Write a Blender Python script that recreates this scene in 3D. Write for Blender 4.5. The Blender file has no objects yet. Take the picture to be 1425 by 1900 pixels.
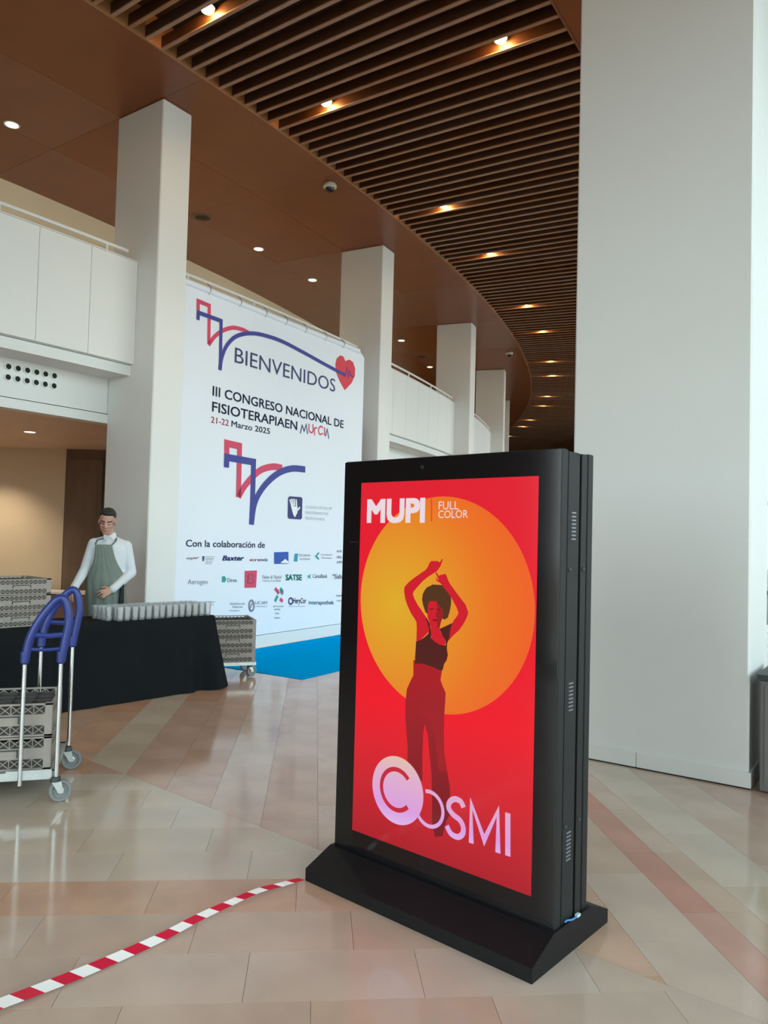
import bpy, bmesh, math, random
from mathutils import Vector, Matrix
random.seed(7)
scene = bpy.context.scene
COL = scene.collection
PI = math.pi

# ------------------------------------------------------------------ camera
FPX, PITCH, ROLL, HC = 1413.0, 0.0357, 0.0258, 1.55
_F = Vector((0, math.cos(PITCH), math.sin(PITCH)))
_u = Vector((0, -math.sin(PITCH), math.cos(PITCH))); _r = Vector((1, 0, 0))
_R = _r*math.cos(ROLL)+_u*math.sin(ROLL); _U = -_r*math.sin(ROLL)+_u*math.cos(ROLL)
cam_d = bpy.data.cameras.new('camera'); cam = bpy.data.objects.new('camera', cam_d); COL.objects.link(cam)
cam_d.sensor_fit = 'VERTICAL'; cam_d.sensor_height = 36.0; cam_d.lens = FPX/1900*36.0
cam_d.clip_start = 0.05; cam_d.clip_end = 500
cam.matrix_world = Matrix(((_R.x, _U.x, -_F.x, 0), (_R.y, _U.y, -_F.y, 0), (_R.z, _U.z, -_F.z, HC), (0, 0, 0, 1)))
scene.camera = cam
EYE = Vector((0, 0, HC))
def ray(x, y): return _F+_R*((x-712.5)/FPX)-_U*((y-950.0)/FPX)
def at_z(x, y, z=0.0):
    d = ray(x, y); return EYE+d*((z-HC)/d.z)

# ------------------------------------------------------------------ world, daylight, exposure
W = bpy.data.worlds.new('world'); scene.world = W; W.use_nodes = True
bg = W.node_tree.nodes['Background']
bg.inputs[0].default_value = (0.915, 0.985, 1.04, 1); bg.inputs[1].default_value = 6.8
vs = scene.view_settings
vs.view_transform = 'Standard'; vs.look = 'None'; vs.gamma = 1.0; vs.exposure = 0.0; vs.use_curve_mapping = False
try:
    scene.cycles.use_denoising = True
    scene.cycles.max_bounces = 8; scene.cycles.diffuse_bounces = 5; scene.cycles.glossy_bounces = 4
    scene.cycles.transparent_max_bounces = 24; scene.cycles.sample_clamp_indirect = 6
    scene.cycles.caustics_reflective = False; scene.cycles.caustics_refractive = False
except Exception: pass

# ------------------------------------------------------------------ curved hall coordinates
RR, A1 = 42.788, 0.5999
CC = Vector((-38.005, 32.85, 0))
def pang(s): return A1-s/RR
def P(rho, s, z=0.0):
    a = pang(s); return CC+Vector(((RR+rho)*math.cos(a), -(RR+rho)*math.sin(a), z))
def nrm(s): a = pang(s); return Vector((math.cos(a), -math.sin(a), 0))
def tng(s): a = pang(s); return Vector((math.sin(a), math.cos(a), 0))
def hallrot(s): n = nrm(s); return math.atan2(n.y, n.x)          # local x = outwards, local y = along the hall
for s0, s1 in ((-8, -2), (-2, 5), (5, 14), (14, 22)):          # sampling portals in the glass front
    sm = (s0+s1)/2
    L = bpy.data.lights.new('daylight_portal', 'AREA'); L.shape = 'RECTANGLE'
    L.size = (s1-s0)*1.25; L.size_y = 6.6; L.cycles.is_portal = True
    o = bpy.data.objects.new('daylight_portal', L); COL.objects.link(o)
    o.location = P(9.05, sm, 3.3)
    d = -nrm(sm); o.rotation_euler = d.to_track_quat('-Z', 'Z').to_euler()

L = bpy.data.lights.new('daylight_portal', 'AREA'); L.shape = 'RECTANGLE'; L.size = 6.2; L.size_y = 4.6; L.cycles.is_portal = True
o = bpy.data.objects.new('daylight_portal', L); COL.objects.link(o)
o.location = P(5.9, -8.12, 2.4); o.rotation_euler = tng(-8.1).to_track_quat('-Z', 'Z').to_euler()

# ------------------------------------------------------------------ materials
def lin(c):
    c = c/255.0
    return c/12.92 if c <= 0.04045 else ((c+0.055)/1.055)**2.4
def rgb(r, g, b): return (lin(r), lin(g), lin(b), 1)
_m = {}
def mat(name, col, rough=0.5, metal=0.0, var=0.0, scale=8.0, bump=0.0, spec=0.5, stretch=None, objvar=0.0, coat=0.0):
    if name in _m: return _m[name]
    m = bpy.data.materials.new(name); m.use_nodes = True; nt = m.node_tree; b = nt.nodes['Principled BSDF']
    b.inputs['Roughness'].default_value = rough; b.inputs['Metallic'].default_value = metal
    b.inputs['Specular IOR Level'].default_value = spec
    b.inputs['Base Color'].default_value = col
    if coat: b.inputs['Coat Weight'].default_value = coat; b.inputs['Coat Roughness'].default_value = 0.08
    if var or bump or objvar:
        tc = nt.nodes.new('ShaderNodeTexCoord'); mp = nt.nodes.new('ShaderNodeMapping')
        nt.links.new(tc.outputs['Object'], mp.inputs[0])
        if stretch: mp.inputs['Scale'].default_value = stretch
        nz = nt.nodes.new('ShaderNodeTexNoise'); nz.inputs['Scale'].default_value = scale; nz.inputs['Detail'].default_value = 5
        nt.links.new(mp.outputs[0], nz.inputs['Vector'])
        hs = nt.nodes.new('ShaderNodeHueSaturation'); hs.inputs['Color'].default_value = col
        mr = nt.nodes.new('ShaderNodeMapRange'); mr.inputs[1].default_value = 0.3; mr.inputs[2].default_value = 0.7
        mr.inputs[3].default_value = 1-var; mr.inputs[4].default_value = 1+var
        nt.links.new(nz.outputs['Fac'], mr.inputs[0])
        if objvar:
            oi = nt.nodes.new('ShaderNodeObjectInfo'); m2 = nt.nodes.new('ShaderNodeMapRange')
            m2.inputs[3].default_value = 1-objvar; m2.inputs[4].default_value = 1+objvar
            nt.links.new(oi.outputs['Random'], m2.inputs[0])
            mu = nt.nodes.new('ShaderNodeMath'); mu.operation = 'MULTIPLY'
            nt.links.new(mr.outputs[0], mu.inputs[0]); nt.links.new(m2.outputs[0], mu.inputs[1])
            nt.links.new(mu.outputs[0], hs.inputs['Value'])
            m3 = nt.nodes.new('ShaderNodeMapRange'); m3.inputs[3].default_value = 1.12; m3.inputs[4].default_value = 0.85
            nt.links.new(oi.outputs['Random'], m3.inputs[0]); nt.links.new(m3.outputs[0], hs.inputs['Saturation'])
        else: nt.links.new(mr.outputs[0], hs.inputs['Value'])
        nt.links.new(hs.outputs[0], b.inputs['Base Color'])
        if bump:
            bp = nt.nodes.new('ShaderNodeBump'); bp.inputs['Strength'].default_value = bump; bp.inputs['Distance'].default_value = 0.01
            nt.links.new(nz.outputs['Fac'], bp.inputs['Height']); nt.links.new(bp.outputs[0], b.inputs['Normal'])
    _m[name] = m; return m
def emit(name, col, strength=1.0, gloss=False):
    if name in _m: return _m[name]
    m = bpy.data.materials.new(name); m.use_nodes = True; b = m.node_tree.nodes['Principled BSDF']
    b.inputs['Base Color'].default_value = (0, 0, 0, 1); b.inputs['Roughness'].default_value = 0.12 if gloss else 0.6
    b.inputs['Specular IOR Level'].default_value = 0.4 if gloss else 0.0
    b.inputs['Emission Color'].default_value = col; b.inputs['Emission Strength'].default_value = strength
    _m[name] = m; return m
def emit_ramp(name, kind, stops, loc=(0, 0, 0), size=1.0, strength=1.0):
    """screen picture colours: ramp over object Z ('z') or over the distance from loc ('r')"""
    m = bpy.data.materials.new(name); m.use_nodes = True; nt = m.node_tree; b = nt.nodes['Principled BSDF']
    b.inputs['Base Color'].default_value = (0, 0, 0, 1); b.inputs['Roughness'].default_value = 0.12
    b.inputs['Specular IOR Level'].default_value = 0.4
    tc = nt.nodes.new('ShaderNodeTexCoord'); rp = nt.nodes.new('ShaderNodeValToRGB')
    if kind == 'z':
        sx = nt.nodes.new('ShaderNodeSeparateXYZ'); nt.links.new(tc.outputs['Object'], sx.inputs[0])
        mr = nt.nodes.new('ShaderNodeMapRange'); mr.inputs[1].default_value = loc[2]; mr.inputs[2].default_value = loc[2]+size
        nt.links.new(sx.outputs[2], mr.inputs[0]); nt.links.new(mr.outputs[0], rp.inputs[0])
    else:
        vm = nt.nodes.new('ShaderNodeVectorMath'); vm.operation = 'DISTANCE'; vm.inputs[1].default_value = loc
        nt.links.new(tc.outputs['Object'], vm.inputs[0])
        mr = nt.nodes.new('ShaderNodeMapRange'); mr.inputs[1].default_value = 0; mr.inputs[2].default_value = size
        nt.links.new(vm.outputs['Value'], mr.inputs[0]); nt.links.new(mr.outputs[0], rp.inputs[0])
    el = rp.color_ramp.elements
    while len(el) < len(stops): el.new(0.5)
    for e, (p, c) in zip(el, stops): e.position = p; e.color = c
    nt.links.new(rp.outputs[0], b.inputs['Emission Color']); b.inputs['Emission Strength'].default_value = strength
    return m
def thin_glass(name, tint, gl=0.08, rough=0.02):
    m = bpy.data.materials.new(name); m.use_nodes = True; nt = m.node_tree
    for n in list(nt.nodes):
        if n.type != 'OUTPUT_MATERIAL': nt.nodes.remove(n)
    out = [n for n in nt.nodes if n.type == 'OUTPUT_MATERIAL'][0]
    t = nt.nodes.new('ShaderNodeBsdfTransparent'); t.inputs[0].default_value = tint
    g = nt.nodes.new('ShaderNodeBsdfGlossy'); g.inputs['Roughness'].default_value = rough
    lw = nt.nodes.new('ShaderNodeLayerWeight'); lw.inputs[0].default_value = 0.35
    mr = nt.nodes.new('ShaderNodeMapRange'); mr.inputs[3].default_value = gl; mr.inputs[4].default_value = 0.75
    nt.links.new(lw.outputs['Fresnel'], mr.inputs[0])
    mx = nt.nodes.new('ShaderNodeMixShader'); nt.links.new(mr.outputs[0], mx.inputs[0])
    nt.links.new(t.outputs[0], mx.inputs[1]); nt.links.new(g.outputs[0], mx.inputs[2]); nt.links.new(mx.outputs[0], out.inputs[0])
    _m[name] = m; return m

M_white = mat('white_paint', (0.755, 0.765, 0.75, 1), 0.5, var=0.02, scale=0.6)
M_cream = mat('cream_paint', (0.78, 0.66, 0.47, 1), 0.7, var=0.03, scale=1.2)
M_beige = mat('beige_paint', (0.66, 0.57, 0.42, 1), 0.7, var=0.03, scale=1.2)
M_wood = mat('soffit_veneer', (0.20, 0.055, 0.0125, 1), 0.33, var=0.10, scale=1.6, stretch=(1, 1, 1), objvar=0.03)
M_slat_lit = mat('slat_timber_lit', (0.35, 0.18, 0.10, 1), 0.5, var=0.12, scale=5, objvar=0.08)  # slat bottom edge: light from below painted in as a lighter tone
M_slat_shaded = mat('slat_timber_shaded', (0.068, 0.024, 0.008, 1), 0.5, var=0.16, scale=5, objvar=0.08)  # slat sides: shade between the slats painted in as a darker tone
M_plenum = mat('plenum_dark', (0.035, 0.014, 0.006, 1), 0.8)
M_lowceil = mat('low_ceiling_wood', (0.74, 0.60, 0.49, 1), 0.5, var=0.06, scale=1.5)
M_dwood = mat('dark_walnut', (0.16, 0.11, 0.075, 1), 0.5, var=0.2, scale=4, stretch=(1, 1, .15))
M_black = mat('black_powdercoat', (0.008, 0.008, 0.009, 1), 0.5, var=0.1, scale=30, spec=0.2)
M_side = mat('anthracite_aluminium', (0.014, 0.0145, 0.015, 1), 0.55, var=0.06, scale=20, spec=0.3)
M_groove = mat('groove_black', (0.004, 0.004, 0.004, 1), 0.7)
M_bezel = mat('bezel_glass', (0.006, 0.006, 0.007, 1), 0.10, spec=0.5)
M_steel = mat('chromed_steel', (0.62, 0.64, 0.64, 1), 0.18, metal=1.0)
M_galv = mat('galvanised_steel', (0.55, 0.58, 0.57, 1), 0.4, metal=0.8, var=0.1, scale=20)
M_blue = mat('blue_plastic', (0.016, 0.034, 0.19, 1), 0.35, var=0.08, scale=10)
M_crate = mat('grey_brown_plastic', (0.30, 0.265, 0.235, 1), 0.55, var=0.06, scale=12)
M_tyre = mat('grey_rubber', (0.20, 0.215, 0.215, 1), 0.6, var=0.05)
M_darkpl = mat('dark_plastic', (0.03, 0.04, 0.04, 1), 0.5)
M_cloth = mat('black_tablecloth', (0.0045, 0.0065, 0.0085, 1), 0.8, var=0.15, scale=6, bump=0.1, spec=0.15)
M_carpet = mat('blue_carpet', (0.0, 0.36, 0.84, 1), 0.95, var=0.08, scale=40, bump=0.4, spec=0.0)
M_banner = mat('banner_vinyl', (0.79, 0.84, 0.92, 1), 0.5, var=0.015, scale=0.7)
M_navy = mat('ink_navy', (0.035, 0.045, 0.14, 1), 0.6)
M_inkblue = mat('ink_blue', (0.045, 0.05, 0.30, 1), 0.6)
M_pink = mat('ink_pink', (0.66, 0.055, 0.13, 1), 0.6)
M_red = mat('ink_red', (0.68, 0.045, 0.07, 1), 0.6)
M_grey = mat('ink_grey', (0.20, 0.22, 0.28, 1), 0.6)
M_pale = mat('ink_pale', (0.48, 0.52, 0.58, 1), 0.6)
M_teal = mat('ink_teal', (0.02, 0.33, 0.31, 1), 0.6)
M_cyan = mat('ink_cyan', (0.03, 0.30, 0.46, 1), 0.6)
M_bluebox = mat('ink_azure', (0.02, 0.09, 0.42, 1), 0.6)
M_printw = mat('ink_white', (0.86, 0.88, 0.92, 1), 0.6)
M_greybox = mat('grey_enamel', (0.17, 0.17, 0.165, 1), 0.5, var=0.04)
M_ring = mat('fitting_rim', (0.62, 0.58, 0.50, 1), 0.4)
M_glassw = thin_glass('window_glass', (0.93, 0.97, 0.95, 1), 0.04)
M_glasst = thin_glass('tinted_front_glass', (0.76, 0.82, 0.81, 1), 0.04)
M_tumbler = thin_glass('tumbler_glass', (0.985, 0.99, 0.99, 1), 0.06)
_nt = M_tumbler.node_tree; _o = [n for n in _nt.nodes if n.type == 'OUTPUT_MATERIAL'][0]; _src = _o.inputs[0].links[0].from_socket
_d = _nt.nodes.new('ShaderNodeBsdfDiffuse'); _d.inputs[0].default_value = (0.8, 0.82, 0.83, 1); _mx = _nt.nodes.new('ShaderNodeMixShader'); _mx.inputs[0].default_value = 0.2
_nt.links.new(_src, _mx.inputs[1]); _nt.links.new(_d.outputs[0], _mx.inputs[2]); _nt.links.new(_mx.outputs[0], _o.inputs[0])
M_out = mat('outside_paving', (0.45, 0.45, 0.43, 1), 0.8, var=0.1, scale=0.5)
M_lampw = emit('lamp_warm', (1.0, 0.54, 0.18, 1), 170.0)
M_lampc = emit('lamp_cream', (1.0, 0.80, 0.60, 1), 7.0)
STONE = {
 'cream': mat('stone_cream', (0.56, 0.47, 0.375, 1), 0.10, var=0.08, scale=2.2, objvar=0.03, spec=0.5),
 'beige': mat('stone_beige', (0.54, 0.41, 0.325, 1), 0.12, var=0.08, scale=3.0, objvar=0.03, spec=0.5),
 'pink': mat('stone_pink', (0.51, 0.335, 0.25, 1), 0.12, var=0.12, scale=3.2, objvar=0.04, spec=0.5),
 'red': mat('stone_red', (0.52, 0.25, 0.185, 1), 0.12, var=0.10, scale=3.2, objvar=0.04, spec=0.5),
 'brown': mat('stone_brown', (0.55, 0.335, 0.22, 1), 0.12, var=0.12, scale=3.2, objvar=0.04, spec=0.5)}

# ------------------------------------------------------------------ mesh helpers
class MB:
    def __init__(s): s.v = []; s.f = []; s.mi = []; s.sm = []
    def add(s, vs_, fs, mi=0, smooth=False):
        b = len(s.v); s.v += [tuple(v) for v in vs_]
        for f in fs: s.f.append(tuple(b+i for i in f)); s.mi.append(mi); s.sm.append(smooth)
        return s
    def box(s, c, d, mi=0, mtx=None):
        x, y, z = c; a, b, h = d[0]/2, d[1]/2, d[2]/2
        v = [Vector((x+i*a, y+j*b, z+k*h)) for k in (-1, 1) for j in (-1, 1) for i in (-1, 1)]
        if mtx: v = [mtx @ q for q in v]
        return s.add(v, [(0, 2, 3, 1), (4, 5, 7, 6), (0, 1, 5, 4), (2, 6, 7, 3), (0, 4, 6, 2), (1, 3, 7, 5)], mi)
    def bbox(s, c, d, r=0.01, mi=0):
        """box with chamfered vertical edges and top/bottom edges"""
        x, y, z = c; a, b, h = d[0]/2, d[1]/2, d[2]/2
        def ring(aa, bb, q):
            return [(x-aa+q, y-bb), (x+aa-q, y-bb), (x+aa, y-bb+q), (x+aa, y+bb-q), (x+aa-q, y+bb), (x-aa+q, y+bb), (x-aa, y+bb-q), (x-aa, y-bb+q)]
        rings = [(ring(a-r, b-r, r), z-h), (ring(a, b, r), z-h+r), (ring(a, b, r), z+h-r), (ring(a-r, b-r, r), z+h)]
        vs_ = [(p[0], p[1], zz) for rg, zz in rings for p in rg]; fs = []
        for k in range(3):
            for i in range(8): j = (i+1) % 8; fs.append((k*8+i, k*8+j, k*8+8+j, k*8+8+i))
        fs += [tuple(range(7, -1, -1)), tuple(range(24, 32))]
        return s.add(vs_, fs, mi)
    def arc(s, r0, r1, s0, s1, z0, z1, n=8, mi=0):
        v = []; f = []
        for i in range(n+1):
            t = s0+(s1-s0)*i/n
            v += [P(r0, t, z0), P(r1, t, z0), P(r1, t, z1), P(r0, t, z1)]
        for i in range(n):
            a = i*4; b = a+4
            for k in range(4): f.append((a+k, b+k, b+(k+1) % 4, a+(k+1) % 4))
        f += [(0, 1, 2, 3), (n*4+3, n*4+2, n*4+1, n*4)]
        return s.add(v, f, mi)
    def prism(s, poly, up, mi=0):
        """polygon (list of Vector) extruded by vector up"""
        n = len(poly); v = [Vector(p) for p in poly]+[Vector(p)+up for p in poly]
        f = [tuple(range(n-1, -1, -1)), tuple(range(n, 2*n))]+[(i, (i+1) % n, n+(i+1) % n, n+i) for i in range(n)]
        return s.add(v, f, mi)
    def tube(s, pts, r, n=8, mi=0, closed=False, caps=True):
        pts = [Vector(p) for p in pts]; m = len(pts); rs = r if isinstance(r, (list, tuple)) else [r]*m
        v = []; f = []; prev = None
        for i, p in enumerate(pts):
            if closed: t = pts[(i+1) % m]-pts[i-1]
            else: t = pts[min(i+1, m-1)]-pts[max(i-1, 0)]
            t.normalize()
            if prev is None:
                a = Vector((0, 0, 1)) if abs(t.z) < 0.9 else Vector((1, 0, 0)); prev = (a-t*a.dot(t)).normalized()
            else: prev = (prev-t*prev.dot(t)).normalized()
            b = t.cross(prev)
            for k in range(n):
                q = 2*PI*k/n; v.append(p+prev*(math.cos(q)*rs[i])+b*(math.sin(q)*rs[i]))
        for i in range(m if closed else m-1):
            j = (i+1) % m
            for k in range(n): l = (k+1) % n; f.append((i*n+k, i*n+l, j*n+l, j*n+k))
        if caps and not closed: f += [tuple(range(n-1, -1, -1)), tuple(range((m-1)*n, m*n))]
        return s.add(v, f, mi, True)
    def lathe(s, prof, n=16, mi=0, o=(0, 0, 0), axis=None):
        """prof list of (r,z); axis optional rotation matrix"""
        v = []; f = []; m = len(prof)
        for (r, z) in prof:
            for k in range(n):
                q = 2*PI*k/n; p = Vector((r*math.cos(q), r*math.sin(q), z))
                if axis: p = axis @ p
                v.append(p+Vector(o))
        for i in range(m-1):
            for k in range(n): l = (k+1) % n; f.append((i*n+k, i*n+l, (i+1)*n+l, (i+1)*n+k))
        if prof[0][0] > 1e-6: f.append(tuple(range(n-1, -1, -1)))
        if prof[-1][0] > 1e-6: f.append(tuple(range((m-1)*n, m*n)))
        return s.add(v, f, mi, True)
    def build(s, name, mats, parent=None, recenter=None, sharp=True):
        me = bpy.data.meshes.new(name)
        if not isinstance(mats, (list, tuple)): mats = [mats]
        vs_ = s.v; off = Vector((0, 0, 0))
        if recenter is None: recenter = parent is None
        if recenter and vs_:
            xs = [v[0] for v in vs_]; ys = [v[1] for v in vs_]; zs = [v[2] for v in vs_]
            off = Vector(((min(xs)+max(xs))/2, (min(ys)+max(ys))/2, min(zs)))
            vs_ = [(v[0]-off.x, v[1]-off.y, v[2]-off.z) for v in vs_]
        me.from_pydata(vs_, [], s.f)
        for m in mats: me.materials.append(m)
        me.polygons.foreach_set('material_index', s.mi); me.polygons.foreach_set('use_smooth', s.sm)
        bm = bmesh.new(); bm.from_mesh(me); bmesh.ops.recalc_face_normals(bm, faces=bm.faces)
        if sharp:
            for e in bm.edges:
                if len(e.link_faces) == 2 and e.calc_face_angle(0) > 0.7: e.smooth = False
        bm.to_mesh(me); bm.free(); me.update()
        o = bpy.data.objects.new(name, me); COL.objects.link(o)
        if parent: o.parent = parent
        o.location = off
        return o
def tag(o, label=None, cat=None, group=None, kind=None):
    if label: o['label'] = label
    if cat: o['category'] = cat
    if group: o['group'] = group
    if kind: o['kind'] = kind
    return o
def empty(name, loc=(0, 0, 0), rz=0.0):
    o = bpy.data.objects.new(name, None); COL.objects.link(o); o.location = loc; o.rotation_euler = (0, 0, rz)
    o.empty_display_size = 0.1; return o
def link_copy(o, parent=None):
    c = o.copy(); COL.objects.link(c); c.parent = parent
    for ch in o.children: link_copy(ch, c)
    return c
def struct(o): o['kind'] = 'structure'; return o
def box_obj(name, c, d, m, parent=None, r=0.0):
    b = MB()
    b.bbox(c, d, r) if r else b.box(c, d)
    return b.build(name, m, parent)

# ------------------------------------------------------------------ vertical picture planes (banner, screen): pixel -> point
class Plane:
    def __init__(s, o, u, push):
        s.o = Vector(o); s.u = Vector(u).normalized(); s.n = Vector((s.u.y, -s.u.x, 0)); s.push = push
    def pt(s, x, y, lift=0.0):
        d = ray(x, y); t = (s.o-EYE).dot(s.n)/d.dot(s.n); return EYE+d*t+s.n*(s.push+lift)
def flat(name, polys, m, parent, org):
    b = MB()
    for p in polys: b.add([Vector(q)-org for q in p], [tuple(range(len(p)))])
    o = b.build(name, m, parent, recenter=False); o.location = (0, 0, 0); return o
def ribbon(pts, w, pn=None):
    """flat stroke along pts (Vectors in a vertical plane) as quads of width w"""
    out = []; n = len(pts); L = []; Rr = []
    for i in range(1, n-1) if pn is None else ():
        c = (pts[i]-pts[0]).cross(pts[-1]-pts[0])
        if c.length > 1e-6: pn = c.normalized(); break
    if pn is None:
        t = (pts[1]-pts[0]).normalized(); h = Vector((t.x, t.y, 0))
        pn = h.cross(Vector((0, 0, 1))).normalized() if h.length > 1e-4 else Vector((1, 0, 0))
    for i, p in enumerate(pts):
        t0 = (pts[i]-pts[i-1]).normalized() if i > 0 else (pts[1]-pts[0]).normalized()
        t1 = (pts[i+1]-pts[i]).normalized() if i < n-1 else t0
        s0 = pn.cross(t0); s1 = pn.cross(t1); sd = (s0+s1).normalized(); k = min(2.0, 1/max(0.3, sd.dot(s0)))
        L.append(p+sd*(w/2*k)); Rr.append(p-sd*(w/2*k))
    for i in range(n-1): out.append([L[i], L[i+1], Rr[i+1], Rr[i]])
    return out
def smooth_path(pts, n=6):
    out = []
    for i in range(len(pts)-1):
        p0 = pts[max(i-1, 0)]; p1 = pts[i]; p2 = pts[i+1]; p3 = pts[min(i+2, len(pts)-1)]
        for k in range(n):
            t = k/n
            out.append(tuple(0.5*((2*b)+(-a+c)*t+(2*a-5*b+4*c-d)*t*t+(-a+3*b-3*c+d)*t**3) for a, b, c, d in zip(p0, p1, p2, p3)))
    out.append(tuple(pts[-1])); return out
CAPH = None
def text_mesh(body, weight=0.0, shear=0.0):
    cu = bpy.data.curves.new('lettering', 'FONT'); cu.body = body; cu.size = 1.0; cu.shear = shear
    cu.resolution_u = 3
    ob = bpy.data.objects.new('lettering', cu); COL.objects.link(ob)
    bpy.context.view_layer.update()
    dg = bpy.context.evaluated_depsgraph_get()
    me = bpy.data.meshes.new_from_object(ob.evaluated_get(dg))
    bpy.data.objects.remove(ob); bpy.data.curves.remove(cu); me.materials.clear(); return me
def text_on(plane, body, l, r, cap, m, parent, org, weight=0.0, shear=0.0, lift=0.0, name='printed_text'):
    """l, r: pixels of the baseline's two ends; cap: pixel height of a capital at the left end"""
    global CAPH
    if CAPH is None:
        h = text_mesh('H'); CAPH = max(v.co.y for v in h.vertices); bpy.data.meshes.remove(h)
    me = text_mesh(body, weight, shear)
    xs = [v.co.x for v in me.vertices]; x0, x1 = min(xs), max(xs)
    if weight:
        n0 = len(me.vertices); bmx = bmesh.new(); bmx.from_mesh(me); base_g = bmx.verts[:]+bmx.edges[:]+bmx.faces[:]
        for dx_, dy_ in ((1, 0), (-1, 0), (0, 1), (0, -1), (1, 1), (-1, -1), (1, -1), (-1, 1)):
            g = bmesh.ops.duplicate(bmx, geom=base_g)['geom']
            for e_ in g:
                if isinstance(e_, bmesh.types.BMVert): e_.co.x += dx_*weight; e_.co.y += dy_*weight
        bmx.to_mesh(me); bmx.free(); xs = [v.co.x for v in me.vertices]; x0, x1 = min(xs), max(xs)
    A = plane.pt(*l, lift); B = plane.pt(*r, lift); T = plane.pt(l[0], l[1]-cap, lift)
    hz = (T.z-A.z)/CAPH; x_src = [v.co.x for v in me.vertices]
    for v in me.vertices:
        f = (v.co.x-x0)/(x1-x0); q = A+(B-A)*f+Vector((0, 0, v.co.y*hz)); v.co = q-org
    fx = sorted((min(x_src[i] for i in p_.vertices), max(x_src[i] for i in p_.vertices), p_.index) for p_ in me.polygons)
    words = []; end = None
    for lo_, hi_, i in fx:                       # one object for each word
        if end is None or lo_-end > 0.16: words.append([])
        words[-1].append(i); end = hi_ if end is None else max(end, hi_)
    out = []
    for w_ in words:
        idx = {}; vs_ = []; fs = []
        for i in w_:
            f = []
            for vi in me.polygons[i].vertices:
                if vi not in idx: idx[vi] = len(vs_); vs_.append(tuple(me.vertices[vi].co))
                f.append(idx[vi])
            fs.append(f)
        m2 = bpy.data.meshes.new(name); m2.from_pydata(vs_, [], fs); m2.materials.append(m); m2.update()
        o = bpy.data.objects.new(name, m2); COL.objects.link(o); o.parent = parent; out.append(o)
    bpy.data.meshes.remove(me); return out

# ================================================================== THE SETTING
S0, S1 = -8.0, 40.0
ZC = 6.62
# floor: stone strips, mitred along one radial line
fl = empty('floor'); struct(fl)
b = MB(); b.box((0, 14, -0.06), (90, 90, 0.10)); base = b.build('floor_bed', mat('grout', (0.40, 0.30, 0.23, 1), 0.5), fl)
E1 = Vector((0.9962, 0.0872, 0)); E2 = Vector((-0.0872, 0.9962, 0))
APEX = Vector((-1.613, 4.942, 0)); LN = Vector((0.636, 0.772, 0)).normalized()
TW = 0.307
def clip(poly, sign):
    out = []; g = 0.0012
    def dd(p): return sign*((p-APEX).dot(LN))-g
    for i in range(len(poly)):
        a, c = poly[i], poly[(i+1) % len(poly)]; da, dc = dd(a), dd(c)
        if da >= 0: out.append(a)
        if (da >= 0) != (dc >= 0): out.append(a+(c-a)*(da/(da-dc)))
    return out
tiles = []
def seg_split(i, lo, hi):
    n = 2.0*TW; x = lo+((i*0.37) % 1.0)*n-n
    while x < hi: yield x, x+n; x += n
def ucol(k):
    if k in (-1, 10): return 'cream'
    if k == 9: return 'red'
    if k in (8, 11): return 'beige'
    if k == 7 or k < -1: return 'brown'
    return random.choice(['pink', 'pink', 'pink', 'beige'])
def vcol(k):
    if 0 <= k <= 4: return 'cream'
    if k == 5: return 'brown'
    if k < 0: return random.choice(['brown', 'pink'])
    return 'beige'
JT = 0.0007
for k in range(-24, 34):
    u0 = -1.176+TW*k; parts = [(u0, u0+TW, ucol(k))]
    if k == 9: parts = [(u0, u0+0.16, 'red'), (u0+0.16, u0+TW, 'beige')]
    for (a, c, cn) in parts:
        for (v0, v1) in seg_split(k, 0.5, 15.5):
            q = [E1*(a+JT)+E2*(v0+JT), E1*(c-JT)+E2*(v0+JT), E1*(c-JT)+E2*(v1-JT), E1*(a+JT)+E2*(v1-JT)]
            q = clip(q, 1)
            if len(q) >= 3: tiles.append((q, cn))
for k in range(-12, 26):
    v1 = 5.07-TW*k; v0 = v1-TW
    for (u0, u1) in seg_split(k+3, -8.0, 6.0):
        q = [E1*(u0+JT)+E2*(v0+JT), E1*(u1-JT)+E2*(v0+JT), E1*(u1-JT)+E2*(v1-JT), E1*(u0+JT)+E2*(v1-JT)]
        q = clip(q, -1)
        if len(q) >= 3: tiles.append((q, vcol(k)))
def in_view(q):
    c = sum(q, Vector())/len(q)
    if c.y < 1.9: return False
    x = c.x/c.y
    return -0.60 < x < 0.60 and c.y < 10.5 and not (c.x < -1.5 and c.y > 8.3)
near = sorted([t for t in tiles if in_view(t[0])], key=lambda t: (sum(t[0], Vector())/len(t[0])).length)[:300]
nid = set(id(t) for t in near)
for q, cn in near:
    c = sum(q, Vector())/len(q); bm_ = MB(); bm_.prism([p-c+Vector((0, 0, -0.010)) for p in q], Vector((0, 0, 0.010)))
    o = bm_.build('floor_tile', STONE[cn], fl); o.location = c
order = list(STONE); rest = MB()
for t in tiles:
    if id(t) not in nid: rest.prism([p+Vector((0, 0, -0.010)) for p in t[0]], Vector((0, 0, 0.010)), order.index(t[1]))
o = rest.build('floor_tiles_beyond', [STONE[k] for k in order], fl); o['kind'] = 'stuff'
# outside ground
b = MB(); b.arc(9.2, 60, S0-30, S1, -0.02, -0.012, 24); b.arc(-30, 9.2, S0-30, S0-0.1, -0.02, -0.012, 8); struct(b.build('floor_outside', M_out))

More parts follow.
